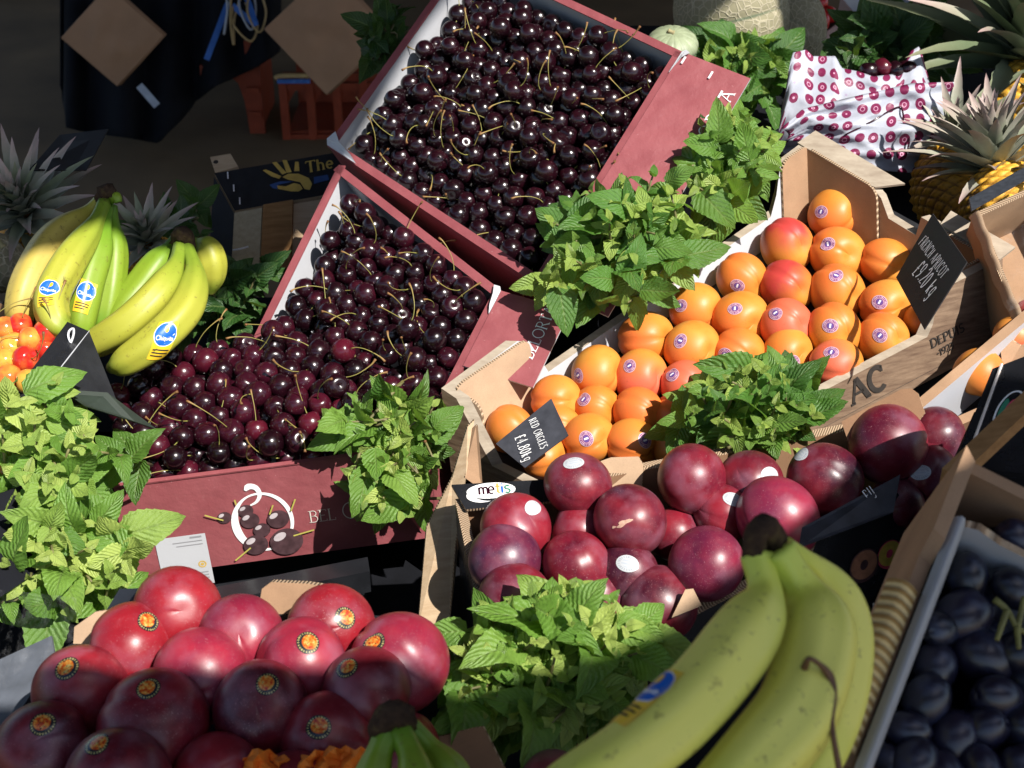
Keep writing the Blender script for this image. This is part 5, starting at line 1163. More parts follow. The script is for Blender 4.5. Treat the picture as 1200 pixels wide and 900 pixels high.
for _ in range(900):
    q = (rs.uniform(-20, 62), rs.uniform(375, 450))
    if q[1] > 372 + max(0, q[0]) * .3 and q[0] < 62 - (q[1] - 395) * .5 and all(math.hypot(q[0] - s[0], q[1] - s[1]) > 17 for s in spots): spots.append(q)
spots += [(6, 520), (8, 552), (20, 497), (-6, 535), (28, 515)]
for q in spots:
    o = bpy.data.objects.new('cherry', RMs[0]) if pr0 is None else pr0.copy(); pr0 = pr0 or o; o.data = RMs[rs.randrange(3)]; link(o)
    c = hit(shift(PR_, -.02 + rs.uniform(-.008, .006)), *q); o.matrix_world = Matrix.Translation(Vector(c)) @ rotto(nrm(NR.normal(0, 1, 3)), rs.uniform(0, 6)).to_4x4() @ Matrix.Scale(rs.uniform(.9, 1.03), 4)
    tag(o, 'small yellow and red cherry in the black carton at the left', 'cherry', 'yellow red cherries')
    if rs.random() < .4: c2 = bpy.data.objects.new('stem', STM[rs.randrange(9)]); link(c2); c2.parent = o

# ------------------------------------------------------------------ ledge under the emblem box, board and dark supports
tl = thing('display_crate', W(330, 720, 1.3), 'glossy black plastic crate holding up the emblem cherry box', 'crate')
mb = MB()
A_, B_ = W(90, 728, 1.39), W(432, 660, 1.42); u = nrm(B_ - A_); nf = nrm(np.cross(u, np.cross((0, 0, 1), u))) ; back = np.cross((0, 0, 1), u); back = nrm(back if back[1] > 0 else -back)
box(mb, (A_ + B_) / 2 - np.array([0, 0, .014]), (B_ - A_) / 2, back * .012, np.array([0, 0, .013]))
mb.obj('rim', M['black_gloss'], tl)
mb = MB(); box(mb, (A_ + B_) / 2 + back * .02 - np.array([0, 0, .08]), (B_ - A_) / 2 * .98, back * .004, np.array([0, 0, .045])); box(mb, (A_ + B_) / 2 + back * .15 - np.array([0, 0, .06]), (B_ - A_) / 2 * .98, back * .12, np.array([0, 0, .004])); mb.obj('body', M['black_card'], tl)
mb = MB(); pts = [W(x, y, d) for x, y, d in [(556, 492, 1.38), (548, 500, 1.375), (530, 560, 1.355), (500, 618, 1.335), (490, 735, 1.27), (526, 745, 1.26), (534, 640, 1.30), (546, 560, 1.345)]]
slab(mb, pts, (.25, -.9, .3), .004, 0, 1); o = mb.obj('wooden_board', [M['wood_pale'], M['corr']]); tag(o, 'upright pale thin board standing between cherry box and plum box', 'board')
mb = MB(); pts = [W(x, y, d) for x, y, d in [(545, 560, 1.345), (549, 508, 1.375), (560, 498, 1.37), (566, 575, 1.335)]]; slab(mb, pts, (.5, -.8, .2), .003, 0, 1); o = mb.obj('cardboard_sheets', [M['kraft'], M['corr']]); tag(o, 'worn corrugated sheets upright behind the crescent logo flap', 'cardboard')
# cling film hanging at the left
def sheet(mb, f, nx, ny, mi=0, uvs=1.0):
    v, uv = [], []
    for j in range(ny):
        for i in range(nx): s, t = i / (nx - 1), j / (ny - 1); v.append(f(s, t)); uv.append((s * (uvs if np.isscalar(uvs) else uvs[0]), t * (uvs if np.isscalar(uvs) else uvs[1])))
    mb.add(v, [(j * nx + i, j * nx + i + 1, (j + 1) * nx + i + 1, (j + 1) * nx + i) for j in range(ny - 1) for i in range(nx - 1)], mi, uv)
mb = MB(); sheet(mb, lambda s, t: W(-10 + 100 * s - 30 * t * (1 - s), 690 + 10 * s + 130 * t, 1.13 - .05 * t + .012 * math.sin(14 * s + 2 * t)), 30, 10); o = mb.obj('cling_film', M['film'], smooth=True); tag(o, 'clear cling film stretched below the mint at the left edge', 'cling film')
mb = MB(); slab(mb, [W(-60, 800, 1.1), W(60, 745, 1.14), W(70, 800, 1.09), W(-60, 900, 1.02)], (0, -.6, .8), .004); o = mb.obj('grey_board', plain('dusty_grey_board', (.08, .09, .11), .7, .3, 40, .2)); tag(o, 'dusty grey board beside the nearest plums', 'board')

# ------------------------------------------------------------------ grape box and its neighbours, right edge
PG = plane(1110, 700, .78, (.1, -.45, .9))
tg = thing('grape_box', hit(shift(PG, -.1), 1150, 760), 'kraft carton with white lining full of blue grapes', 'fruit box')
CG, dG, iG, wG = openbox(tg, PG, [(1124, 534), (982, 890), (1250, 1080), (1340, 640)], .1, [[(0, .012), (.3, .012), (.36, 0), (1, 0)], None, None, None], .008, ('kraft', 'kraft', 'kraft'), 'black_card')
nG = PG[1]
q = lambda t_, w_, h_: CG[0] + (CG[1] - CG[0]) * t_ + iG[0] * w_ + nG * h_
mb = MB(); sheet(mb, lambda s, t: q(.22 + .9 * s, .008 + .015 * t, .006 + .008 * math.sin(PI * t) - .05 * t * t * t), 16, 8); mb.obj('white_lining', plain('grey_white_paper', (.3, .3, .31), .6, .1, 20, .1), tg, True)
mb = MB(); sheet(mb, lambda s, t: q(.48 + .5 * s, -.012 + .018 * t, .004 + .006 * math.sin(PI * t)), 30, 6, 0, .12); mb.obj('ribbed_edge', M['rattan'], tg, True)
q2 = lambda t_, w_, h_: CG[0] + (CG[3] - CG[0]) * t_ + iG[3] * w_ + nG * h_
mb = MB(); slab(mb, [q2(.02, .045, -.1), q2(.02, .045, -.012), q2(.06, .045, -.004), q2(.22, .045, .004), q2(.35, .045, .0), q2(1, .045, 0), q2(1, .045, -.1)], iG[3], .005, 0, 1); mb.obj('inner_flap', [M['white_card'], M['corr']], tg)
gs = [(1133, 675, 30), (1188, 690, 30), (1190, 634, 30), (1128, 722, 38), (1152, 768, 40), (1102, 738, 28), (1197, 765, 36), (1086, 820, 34), (1116, 866, 36), (1063, 856, 30), (1096, 782, 32), (1168, 818, 34), (1195, 850, 36), (1152, 855, 34), (1072, 892, 34), (1148, 900, 34), (1196, 905, 34), (1207, 806, 32), (1040, 895, 28), (1105, 910, 34)]
rs = random.Random(6); gm = []
for s in range(3):
    m_ = MB(); v, uv = [], []
    NU, NV = 26, 18; f = [(j * NU + i, (j + 1) * NU + i, (j + 1) * NU + (i + 1) % NU, j * NU + (i + 1) % NU) for j in range(NV) for i in range(NU)]
    for j in range(NV + 1):
        for i in range(NU):
            th, ph = PI * j / NV, 2 * PI * i / NU; r_ = 1 - .1 * math.exp(-(th / .25) ** 2) + .03 * math.sin(2 * ph + s); v.append((r_ * math.sin(th) * math.cos(ph), r_ * math.sin(th) * math.sin(ph), 1.25 * r_ * math.cos(th)))
    m_.add(np.array(v) * .0135, f); gm.append(m_.mesh('grape', [M['grape']], True))
pg = None
for layer in (0, 1, 2):
    for x, y, r in gs:
        if layer: x += rs.uniform(-20, 20); y += rs.uniform(-18, 18)
        o = bpy.data.objects.new('grape', gm[0]) if pg is None else pg.copy(); pg = pg or o; o.data = gm[rs.randrange(3)]; link(o)
        c = hit(shift(PG, -.02 - .026 * layer + rs.uniform(-.006, .006)), x, y); R = r * proj(c)[2] / F
        o.matrix_world = Matrix.Translation(Vector(c)) @ rotto(nrm((rs.uniform(-1, 1), rs.uniform(-.6, .6), rs.uniform(-.3, .5))), rs.uniform(0, 6)).to_4x4() @ Matrix.Scale(R / .0135 * .78, 4)
        tag(o, 'blue black grape in the shaded kraft carton', 'grape', 'grapes in the kraft carton')
mb = MB()
for P_ in ([(1165, 702), (1180, 715), (1192, 735), (1210, 745)], [(1192, 735), (1196, 720), (1200, 700)], [(1192, 735), (1194, 760)], [(1180, 715), (1172, 738), (1168, 750)]):
    tube(mb, [hit(shift(PG, .006), x, y) for x, y in P_], [.002, .0017, .0014], 7, n=9)
o = mb.obj('grape_stalk', M['grape_stem'], smooth=True); tag(o, 'green branching grape stalk on top of the blue grapes', 'stalk')
mb = MB(); tube(mb, [W(943, 782, .648), (W(948, 772, .643)), W(960, 778, .645), W(972, 792, .648), W(978, 815, .645), W(975, 850, .638), (W(985, 910, .635))], [.002, .0012, .0012, .0022, .0013, .0013, .0016], 9, n=30)
o = mb.obj('dry_stalk', M['brown_stem'], smooth=True); tag(o, 'hooked dry brown stalk in front of the big bananas', 'stalk')
# black box with oval emblem
PB = plane(1165, 430, 1.12, (-.15, -.35, .9))
te = thing('fruit_carton', hit(shift(PB, -.08), 1180, 500), 'black carton with an oval pink and green emblem', 'fruit box')
A_, B_, C_, D_ = W(1163, 432, 1.14), W(1260, 395, 1.12), W(1240, 560, 1.05), W(1118, 545, 1.08)
n_ = nrm(np.cross(B_ - A_, D_ - A_)); n_ = n_ if np.dot(n_, CAM - A_) > 0 else -n_
mb = MB(); slab(mb, [A_, B_, C_, D_], n_, .006, 0, 0); mb.obj('front_panel', M['black_gloss'], te)
mb = MB(); k_ = -n_ * .05 + np.array([.01, .05, .0]); slab(mb, [A_, D_, D_ + k_, A_ + k_], np.cross(D_ - A_, k_) * (1 if np.dot(np.cross(D_ - A_, k_), (-1, -.3, .3)) > 0 else -1), .005); mb.obj('side_panel', M['black_card'], te)
mb = MB(); tube(mb, [A_ + n_ * .001 + (B_ - A_) * .12, (A_ + D_) / 2 + (B_ - A_) * .14 + n_ * .001, D_ + n_ * .001 + (B_ - A_) * .16], .0012, 5, n=12); mb.obj('white_edging', M['offwhite'], te)
c_ = hit((A_, n_), 1183, 485); uy = nrm(A_ - D_); ux = np.cross(uy, n_); fe = flat(c_, ux, uy, .001); fe = (lambda f0: (lambda x, y: (lambda r: (r[0], n_))(f0(x, y))))(fe)
e_ = 1.11 / F; mb = MB(); ringband(mb, fe, 0, 0, (17 * e_, 37 * e_), (14.5 * e_, 34 * e_), 0, 40, .0004)
mb.obj('emblem', M['white'], te); mb = MB(); blob(mb, fe, 3 * e_, -1 * e_, 10 * e_, 24 * e_, 0, 0, 26, .0004); mb.obj('emblem', M['pink_print'], te); mb = MB(); blob(mb, fe, -8 * e_, 2 * e_, 5 * e_, 22 * e_, 0, 0, 26, .0002); mb.obj('emblem', M['green_print'], te)
mb = MB(); box(mb, (W(1112, 562, .99) + W(1225, 455, 1.02)) / 2, (W(1225, 455, 1.02) - W(1112, 562, .99)) / 2, nrm(np.cross(W(1225, 455, 1.02) - W(1112, 562, .99), (0, 0, 1))) * .007, (0, 0, .006)); o = mb.obj('wooden_batten', M['wood_brown']); tag(o, 'brown wooden batten in front of the oval emblem carton', 'batten')
# corrugated carton upper right
PK_ = plane(1140, 250, 1.455, (-.15, -.75, 1))
tk = thing('fruit_carton', hit(shift(PK_, -.08), 1220, 300), 'sunlit torn corrugated carton with clear punnet at the right edge', 'fruit box')
CK, dK, iK, wK = openbox(tk, PK_, [(1141, 250), (1196, 385), (1330, 330), (1260, 195)], .085, None, .006, ('kraft', 'kraft_pale', 'corr'), 'kraft')
nK = PK_[1]; mb = MB(); slab(mb, [W(1139, 247, 1.415), W(1136, 232, 1.44), W(1200, 196, 1.48), W(1262, 166, 1.51), W(1262, 190, 1.48), W(1200, 212, 1.45)], (0, -.7, .7), .003); mb.obj('black_flap', plain('dusty_black_card', (.03, .035, .045), .55, .4, 200, .2), tk)
mb = MB(); sheet(mb, lambda s, t: CK[0] + (CK[1] - CK[0]) * s + iK[0] * (.004 - .008 * t) + nK * (.005 + .003 * math.sin(9 * s) + .002 * math.sin(31 * s) - .012 * t * t), 40, 6, 0, .15); mb.obj('torn_edge', M['kraft_pale'], tk, True)
mb = MB(); sheet(mb, lambda s, t: W(1176 + 50 * s + 6 * math.sin(3 * t), 272 + 95 * t - 20 * s, 1.40 - .03 * t + .006 * math.sin(8 * s + 5 * t)), 12, 12); mb.obj('clear_punnet', M['film'], tk, True)
mb = MB(); slab(mb, [W(1170, 388, 1.40), W(1196, 405, 1.39), W(1240, 380, 1.38), W(1240, 470, 1.34), W(1168, 474, 1.36), W(1176, 440, 1.38)], (-.5, -.8, .3), .005, 0, 1); mb.obj('hanging_flap', [M['kraft'], M['corr']], tk)
fruit('peach', shift(PK_, -.02), 1203, 365, 14, 'plum', (.3, .06, .05), 'reddish fruit inside the torn corrugated carton', 'fruit', None, seed=701)

# ------------------------------------------------------------------ pineapples
def pineapple(label, base, axis, R, H, crown_len, nl, seed, tint=.5, spread=1.0, body=True, lean=None):
    rs = random.Random(seed); axis = nrm(axis); base = np.asarray(base, float); r = thing('pineapple', base, label, 'pineapple', 'pineapples')
    a = nrm(np.cross(axis, (.3, .2, 1))); b = np.cross(axis, a)
    if body:
        NU, NV = 96, 84; v, ti = [], []; K = 13
        for j in range(NV + 1):
            t = j / NV; prof = math.sin(PI * (.06 + .88 * t)) ** .42
            for i in range(NU):
                ph = 2 * PI * i / NU; A1 = ph / (2 * PI) * K + t * 9; A2 = ph / (2 * PI) * K - t * 9
                f1, f2 = A1 % 1 - .5, A2 % 1 - .5; e = (1 - abs(2 * f1)) * (1 - abs(2 * f2)); m = min(1 - abs(2 * f1), 1 - abs(2 * f2)); h = min(1, m * 2.2) ** .6; sp = .05 * max(0, 1 - (f1 * f1 + f2 * f2) * 40)
                rr_ = R * prof * (1 + .07 * h + sp); v.append(base + axis * (t * H) + (a * math.cos(ph) + b * math.sin(ph)) * rr_); ti.append(max(0, min(1, .1 + .62 * h - sp * 6 + rs.uniform(-.05, .05) + .2 * (math.sin(ph * 3 + seed) * .5))))
        mb = MB(); mb.add(v, [(j * NU + i, j * NU + (i + 1) % NU, (j + 1) * NU + (i + 1) % NU, (j + 1) * NU + i) for j in range(NV) for i in range(NU)], 0, None, ti); mb.obj('fruit_body', M['pine_body'], r, True)
    top = base + axis * H * .97; ca = nrm(lean) if lean is not None else axis; a = nrm(np.cross(ca, (.3, .2, 1))); b = np.cross(ca, a)
    mb = MB()
    for k in range(nl):
        f = k / nl; ph = k * 2.39996; el = math.radians(8 + 78 * f ** .8) ; L = crown_len * (.55 + .5 * math.sin(PI * min(1, f + .25))) * rs.uniform(.85, 1.15); w_ = crown_len * .13 * (1.1 - .35 * f)
        o = a * math.cos(ph) + b * math.sin(ph); d0 = o * math.cos(el) * spread + ca * math.sin(el); st = top + ca * crown_len * .38 * f + o * R * .22 * (1 - f); n = nrm(ca * math.cos(el) - o * math.sin(el)); x = np.cross(nrm(d0), n); tn = min(1, max(0, tint + rs.uniform(-.35, .4)))
        v, uv = [], []; NS = 10; cur = st.copy(); d = nrm(d0)
        for j in range(NS + 1):
            t = j / NS; ww = w_ * (1 - t) ** .75 * (.75 + .9 * t * (1 - t)) ; sj = 1 + (.12 if j % 2 else 0)
            nn = nrm(np.cross(x, d)) * -1; nn = nn if np.dot(nn, n) > 0 else -nn
            v += [cur - x * ww * sj + nn * ww * .55, cur, cur + x * ww * sj + nn * ww * .55]; uv += [(0, t), (.5, t), (1, t)]
            cur = cur + d * L / NS; d = nrm(d + (o * .5 - ca * .55) * .11 * (1 - f * .6) + ca * .07 * (t < .4))
        mb.add(v, [(3 * j + i, 3 * j + i + 1, 3 * j + 4 + i, 3 * j + 3 + i) for j in range(NS) for i in (0, 1)], 0, uv, [tn] * len(v))
    mb.obj('crown', M['pine_leaf'], r, True); return r
pineapple('golden pineapple lying right of the paper bag with its crown turned up', W(1120, 268, 1.74), W(1120, 165, 1.79) - W(1120, 268, 1.74), .052, .12, .09, 30, 1, .6, lean=(-.3, -.4, .8))
pineapple('bright yellow pineapple behind the torn carton with a pale spiky crown', W(1196, 292, 1.62), W(1160, 178, 1.68) - W(1196, 292, 1.62), .052, .105, .112, 64, 2, .95, .85, lean=nrm(W(1150, 85, 1.62) - W(1166, 190, 1.66)))
pineapple('tall pineapple crown rising out of the upper right corner', W(1205, 190, 1.95), W(1195, 60, 1.98) - W(1205, 190, 1.95), .055, .14, .2, 46, 3, .3, lean=(-.15, -.25, .9))
pineapple('pineapple crown carrying a blank black card', W(60, 322, 1.72), (-.05, -.3, .9), .045, .09, .095, 60, 4, .75, 1.1, lean=(-.05, -.45, .85))
pineapple('small pinkish pineapple crown between the two banana hands', W(188, 338, 1.72), (0, -.3, .9), .035, .07, .07, 34, 5, .8, 1.0, lean=(0, -.4, .9))
P_ = [W(34, 199, 1.62), W(70, 158, 1.70), W(127, 151, 1.70), W(101, 199, 1.62)]
mb = MB(); n_ = np.cross(P_[1] - P_[0], P_[3] - P_[0]); n_ = n_ if n_[2] > 0 else -n_; slab(mb, P_, n_, .0015); o = mb.obj('price_card', M['slate_black_shaded']); tag(o, 'blank black card stuck in the pineapple crown at the left', 'price card')
# netted melon at the left edge
def melon_obj(name, c, R, label, cat, axis, mat='melon', seed=1, grooves=10, flat_=.9, group=None, depth=.05):
    NU, NV = 100, 40; axis = nrm(axis); a = nrm(np.cross(axis, (.2, 1, .1))); b = np.cross(axis, a); v, ti = [], []
    for j in range(NV + 1):
        for i in range(NU):
            th, ph = PI * j / NV, 2 * PI * i / NU; g = abs(math.sin(ph * grooves / 2 + seed)); k = (1 - g) ** 4; r_ = R * (1 - depth * k * math.sin(th)) * (1 - .06 * math.exp(-(th / .3) ** 2))
            v.append(c + r_ * (math.sin(th) * (a * math.cos(ph) + b * math.sin(ph)) + axis * flat_ * math.cos(th))); ti.append(k * math.sin(th))
    mb = MB(); mb.add(v, [(j * NU + i, (j + 1) * NU + i, (j + 1) * NU + (i + 1) % NU, j * NU + (i + 1) % NU) for j in range(NV) for i in range(NU)], 0, None, ti)
    r = thing(name, c, label, cat, group); mb.obj('rind', M[mat], r, True)
    mb = MB(); tube(mb, [c + axis * R * flat_ * .93, c + axis * R * flat_ * 1.0 + a * .003, c + axis * R * flat_ * 1.1 + a * .008], [R * .12, R * .07, R * .09], 10, n=7); mb.obj('stalk', M['squash_stalk'], r, True); return r
melon_obj('melon', W(-5, 308, 1.6), .036, 'pale netted melon at the left edge beside the bananas', 'melon', (.5, -.3, .8), seed=2, grooves=7)
melon_obj('melon', W(856, 18, 2.15), .098, 'large netted melon with green grooves behind the topmost cherry box', 'melon', (-.9, -.1, -.2), seed=1.2, grooves=9)
melon_obj('melon', W(912, 40, 2.3), .085, 'second netted melon partly behind the large one', 'melon', (-.8, .1, .3), seed=.3, grooves=8)
melon_obj('squash', W(788, 52, 1.95), .036, 'pale ribbed squash with a corky stalk at the corner of the topmost cherry box', 'squash', (0, -.35, 1), 'squash', .5, 14, .55, None, .1)

# ------------------------------------------------------------------ paper bag with cherry print
def crumple(seed, n=9):
    rs_ = random.Random(seed); K = [(rs_.uniform(0, 6.28), rs_.uniform(3, 13), rs_.uniform(0, 6.28), rs_.uniform(.3, 1)) for _ in range(n)]
    def f(s, t):
        z = 0
        for a, k, p, w_ in K: q = math.sin((s * math.cos(a) + t * math.sin(a)) * k + p); z += w_ * (1 - abs(q)) / k * 3
        return z
    return f
tb_ = thing('paper_bag', W(1010, 150, 1.85), 'crumpled white paper bag printed with purple cherries', 'paper bag')
c1, c2 = crumple(3), crumple(8)
def lerp(xs, ys, s): return float(np.interp(s, xs, ys))
def front(s, t):
    x = 916 + 202 * s + 8 * math.sin(5 * t) * (1 - s) ; top = lerp([0, .12, .2, .45, .75, 1], [150, 128, 124, 112, 98, 96], s); bot = lerp([0, .3, .6, .85, 1], [178, 190, 200, 204, 190], s)
    return W(x, top + (bot - top) * t, 1.80 - .06 * math.sin(PI * s) * (t * .8 + .2) + .035 * t - .022 * c1(s, t))
def back(s, t):
    x = 908 + 190 * s + 10 * (1 - t) * (1 - 2 * s); top = lerp([0, .06, .16, .2, .36, .4, .52, .62, .8, .88, .94, 1], [120, 62, 58, 66, 66, 80, 84, 90, 86, 60, 54, 92], s); bot = 182
    return W(x, top + (bot - top) * t, 1.90 - .075 * math.sin(PI * s) * t - .02 * t - .02 * c2(s, t))
mb = MB(); sheet(mb, front, 60, 40, 0, (1, .45)); o = mb.obj('front_sheet', M['bagprint'], tb_, True); md = o.modifiers.new('s', 'SOLIDIFY'); md.thickness = .0005
mb = MB(); sheet(mb, back, 60, 40, 0, (1, .6)); o = mb.obj('back_sheet', M['bagprint'], tb_, True); md = o.modifiers.new('s', 'SOLIDIFY'); md.thickness = .0005
mb = MB(); Z = lambda s, t: front(s, t) + TOCAM(front(s, t)) * .002
tube(mb, [Z(*p) for p in [(.36, .55), (.5, .38), (.62, .26), (.68, .25), (.7, .4), (.74, .62), (.73, .8)]], .0013, 6, n=40); mb.obj('purple_line', M['purple_cherry'], tb_, True)
pc = None
for x, y in [(1018, 84), (1034, 80), (1049, 83), (1063, 81)]:
    o = bpy.data.objects.new('cherry', CHM[0]) if pc is None else pc.copy(); pc = pc or o; link(o); o.matrix_world = Matrix.Translation(Vector(W(x, y, 1.885))) @ rotto((x % 3 - 1, .2, 1), x).to_4x4(); tag(o, 'dark cherry inside the printed paper bag', 'cherry', 'cherries in the paper bag')
# strawberries
tp = thing('fruit_punnet', W(935, 40, 2.35), 'pale pink printed card punnet of strawberries', 'punnet')
PS = plane(938, 30, 2.35, (0, -.35, 1))
openbox(tp, PS, [(888, 18), (950, 52), (992, 22), (930, -20)], .05, None, .003, ('punnet', 'punnet', 'punnet'), 'punnet')
rs = random.Random(9); ps = None; m_ = MB(); v = []; NU, NV = 18, 14
for j in range(NV + 1):
    for i in range(NU):
        th, ph = PI * j / NV, 2 * PI * i / NU; r_ = math.sin(th) * (1 + .25 * math.cos(th)) ; v.append((r_ * math.cos(ph) * .9, r_ * math.sin(ph) * .9, -1.2 * math.cos(th) * -1))
m_.add(np.array(v) * .016, [(j * NU + i, (j + 1) * NU + i, (j + 1) * NU + (i + 1) % NU, j * NU + (i + 1) % NU) for j in range(NV) for i in range(NU)]); sm = m_.mesh('strawberry', [M['strawberry']], True)
for x, y in [(905, 12), (920, 3), (928, 18), (943, 8), (940, 24), (955, 14), (962, 28), (950, 32), (972, 18), (958, 2), (915, 22), (930, -6), (945, -8)]:
    o = bpy.data.objects.new('strawberry', sm) if ps is None else ps.copy(); ps = ps or o; link(o); o.matrix_world = Matrix.Translation(Vector(hit(shift(PS, .002), x, y))) @ rotto(nrm((rs.uniform(-1, 1), rs.uniform(-1, .3), rs.uniform(-.5, 1))), 0).to_4x4(); tag(o, 'red strawberry in the pale pink card punnet', 'strawberry', 'strawberries')
tp2 = thing('fruit_punnet', W(1010, 20, 2.5), 'white printed punnet behind the strawberries', 'punnet')
openbox(tp2, plane(1020, 8, 2.5, (0, -.35, 1)), [(985, -2), (1010, 28), (1075, 10), (1050, -22)], .05, None, .003, ('punnet', 'white_card', 'punnet'), 'punnet')

# ------------------------------------------------------------------ wooden crate with a hand emblem
tw = thing('wooden_crate', W(320, 300, 1.95), 'small wooden crate turned on its side, black label with a yellow hand', 'crate')
PW = plane(275, 247, 1.86, (-.1, -.45, .9)); TW = [hit(PW, *p) for p in [(251, 203), (398, 178), (440, 218), (275, 247)]]
dn = nrm(W(270, 338, 1.80) - W(275, 247, 1.86)) ; DW = .115
mb = MB(); slab(mb, TW, PW[1], .006, 0, 1); mb.obj('label_panel', [M['black_card'], M['wood_pale']], tw)
def side(a, b, inset, mat, nm, t0=0, t1=1, out=0, h0=.006, h1=None, t=.006):
    n = np.cross(b - a, dn); cen = sum(TW) / 4; n = nrm(n); n = n if np.dot(n, (a + b) / 2 - cen) > 0 else -n
    p, q_ = a + (b - a) * t0 + n * out, a + (b - a) * t1 + n * out; mb = MB(); h1 = h1 or DW; slab(mb, [p + dn * h0, q_ + dn * h0, q_ + dn * h1, p + dn * h1], n, t); return mb.obj(nm, M[mat], tw)
side(TW[0], TW[3], 0, 'black_card', 'side_panel'); side(TW[3], TW[2], 0, 'wood_pale', 'side_panel'); side(TW[3], TW[2], 0, 'wood_grey', 'corner_post', .005, .2, .004); side(TW[3], TW[2], 0, 'wood_brown', 'corner_post', .21, .42, .006, .003)
mb = MB(); a_ = hit(PW, 246, 184); b_ = hit(PW, 270, 180); c_ = hit(PW, 279, 195); d_ = hit(PW, 252, 202); slab(mb, [a_, b_, c_, d_], PW[1], .01); mb.obj('corner_block', M['wood_pale'], tw)
mb = MB(); fw_ = hit(PW, 253, 190); blob(mb, flat(fw_, (1, 0, 0), np.cross(PW[1], (1, 0, 0)), .0005), 0, 0, .0035, .0035, 0, 0, 14); mb.obj('nail_hole', M['ink'], tw)
ux = nrm(TW[2] - TW[3]); uy = nrm(np.cross(PW[1], ux)); o_ = TW[3]
pW = lambda x, y: (lambda h_: (np.dot(h_ - o_, ux), np.dot(h_ - o_, uy)))(hit(PW, x, y)); fw = lambda x, y: (o_ + ux * x + uy * y + PW[1] * .0008, PW[1])
mb = MB()
def pxpoly(mb, pts, lift=0): mb.add([(lambda r: r[0] + r[1] * lift)(fw(*pW(x, y))) for x, y in pts], [tuple(range(len(pts)))])
for pts in ([(308, 200), (312, 199), (330, 207), (327, 210), (318, 207)], [(319, 191), (324, 190), (336, 203), (331, 205)], [(331, 188), (336, 188), (342, 202), (336, 203)], [(346, 190), (350, 190), (351, 201), (345, 201)]): pxpoly(mb, pts)
pxpoly(mb, [(331, 208), (338, 204), (350, 204), (362, 209), (366, 216), (363, 223), (357, 222), (352, 214), (338, 211)]); pxpoly(mb, [(325, 218), (335, 219), (345, 215), (352, 217), (355, 222), (350, 225), (342, 225), (326, 222)], .0003); mb.obj('hand_emblem', M['yellow_print'], tw)
mb = MB(); pxpoly(mb, [(316, 217), (328, 213), (345, 213), (326, 217), (325, 222), (320, 221)]); mb.obj('blue_print', M['blue_print'], tw); mb = MB(); pxpoly(mb, [(368, 208), (384, 205), (386, 211), (368, 216)]); mb.obj('blue_print', M['blue_print'], tw)
mb = MB(); p0, p1 = np.array(pW(359, 203)), np.array(pW(394, 196)); u = nrm(p1 - p0); v_ = np.array([-u[1], u[0]]); h_ = np.linalg.norm(p1 - p0) / 2.08
lettering(mb, 'The', lambda x, y: fw(*(p0 + u * x + v_ * y)), h_ * 1.0, .16, True); mb.obj('lettering', M['yellow_print'], tw)
mb = MB()
for x, y in ((267, 206), (274, 221), (281, 236)): pxpoly(mb, [(x - .8, y - 4), (x + .8, y - 4), (x + 1.2, y + 4), (x - .4, y + 4)], .0004)
mb.obj('staples', M['staple'], tw)
mb = MB(); tube(mb, [W(273, 293, 1.805), W(280, 292, 1.8), W(291, 289, 1.805)], .0012, 5, n=6); mb.obj('staple', M['staple'], tw)

# ------------------------------------------------------------------ hall behind: draped table, paper bags, plastic crates
def wp(x, y, d): return W(x, y, d)
td = thing('draped_table', (-1.2, 4.4, 0), 'dark table behind the stall draped in black cloth to the floor', 'table')
def drape(s, t):
    x = lerp([0, .1, .5, 1], [70, 76, 190, 330], s); yb = lerp([0, .1, .3, .5, .62, .8, 1], [100, 150, 160, 168, 120, 92, 60], s); y = -130 + (yb + 130) * t
    return W(x + 4 * math.sin(s * 23) * t, y, 4.35 + .05 * math.sin(s * 31 + t) * t + .03 * math.sin(s * 13))
mb = MB(); sheet(mb, drape, 70, 24); o = mb.obj('cloth', M['black_cloth'], td, True); md = o.modifiers.new('s', 'SOLIDIFY'); md.thickness = .006
zt = W(200, -130, 4.35)[2]; mb = MB(); box(mb, (-.85, 4.85, zt), (.75, 0, 0), (0, .45, 0), (0, 0, .015)); mb.obj('table_top', M['wood_brown'], td)
for sx in (-1.5, -.2): mb = MB(); box(mb, (sx, 5.2, zt / 2), (.025, 0, 0), (0, .025, 0), (0, 0, zt / 2 - .016)); mb.obj('leg', M['wood_brown'], td)
def bagpack(label, cx, cy, hw, d, rot, seed):
    c = W(cx, cy, d); n = nrm(TOCAM(c) * np.array([1, 1, .4])); up = nrm(np.array([0, 0, 1]) - n[2] * n); x = np.cross(up, n); h = hw * d / F; r = thing('paper_bag_bundle', c, label, 'paper bags', 'brown paper bag bundles'); ck = crumple(seed)
    e1 = x * math.cos(rot) + up * math.sin(rot); e2 = -x * math.sin(rot) + up * math.cos(rot); mb = MB()
    for k in range(3): 
        off = -.008 * k; j = .004 * k
        slab(mb, [c + e1 * (-h + j) + e2 * (-h - j) + n * off, c + e1 * (h + j) + e2 * (-h - j) + n * off, c + e1 * (h + j) + e2 * (h - j) + n * off, c + e1 * (-h + j) + e2 * (h - j) + n * off], n, .007)
    sheet(mb, lambda s, t: c + e1 * h * (2 * s - 1) * .99 + e2 * h * (2 * t - 1) * .99 + n * (.002 + .012 * ck(s, t) * math.sin(PI * s) * math.sin(PI * t)), 24, 24)
    mb.obj('bags', M['bag_brown'], r, True); mb = MB(); tp_ = c + e2 * h * .95 + e1 * h * .95; tube(mb, [tp_ - np.array([0, 0, .02]), tp_ + np.array([0, 0, .2]), tp_ + np.array([0, .02, .5])], .002, 5, n=6); mb.obj('string', M['tan_plastic'], r)
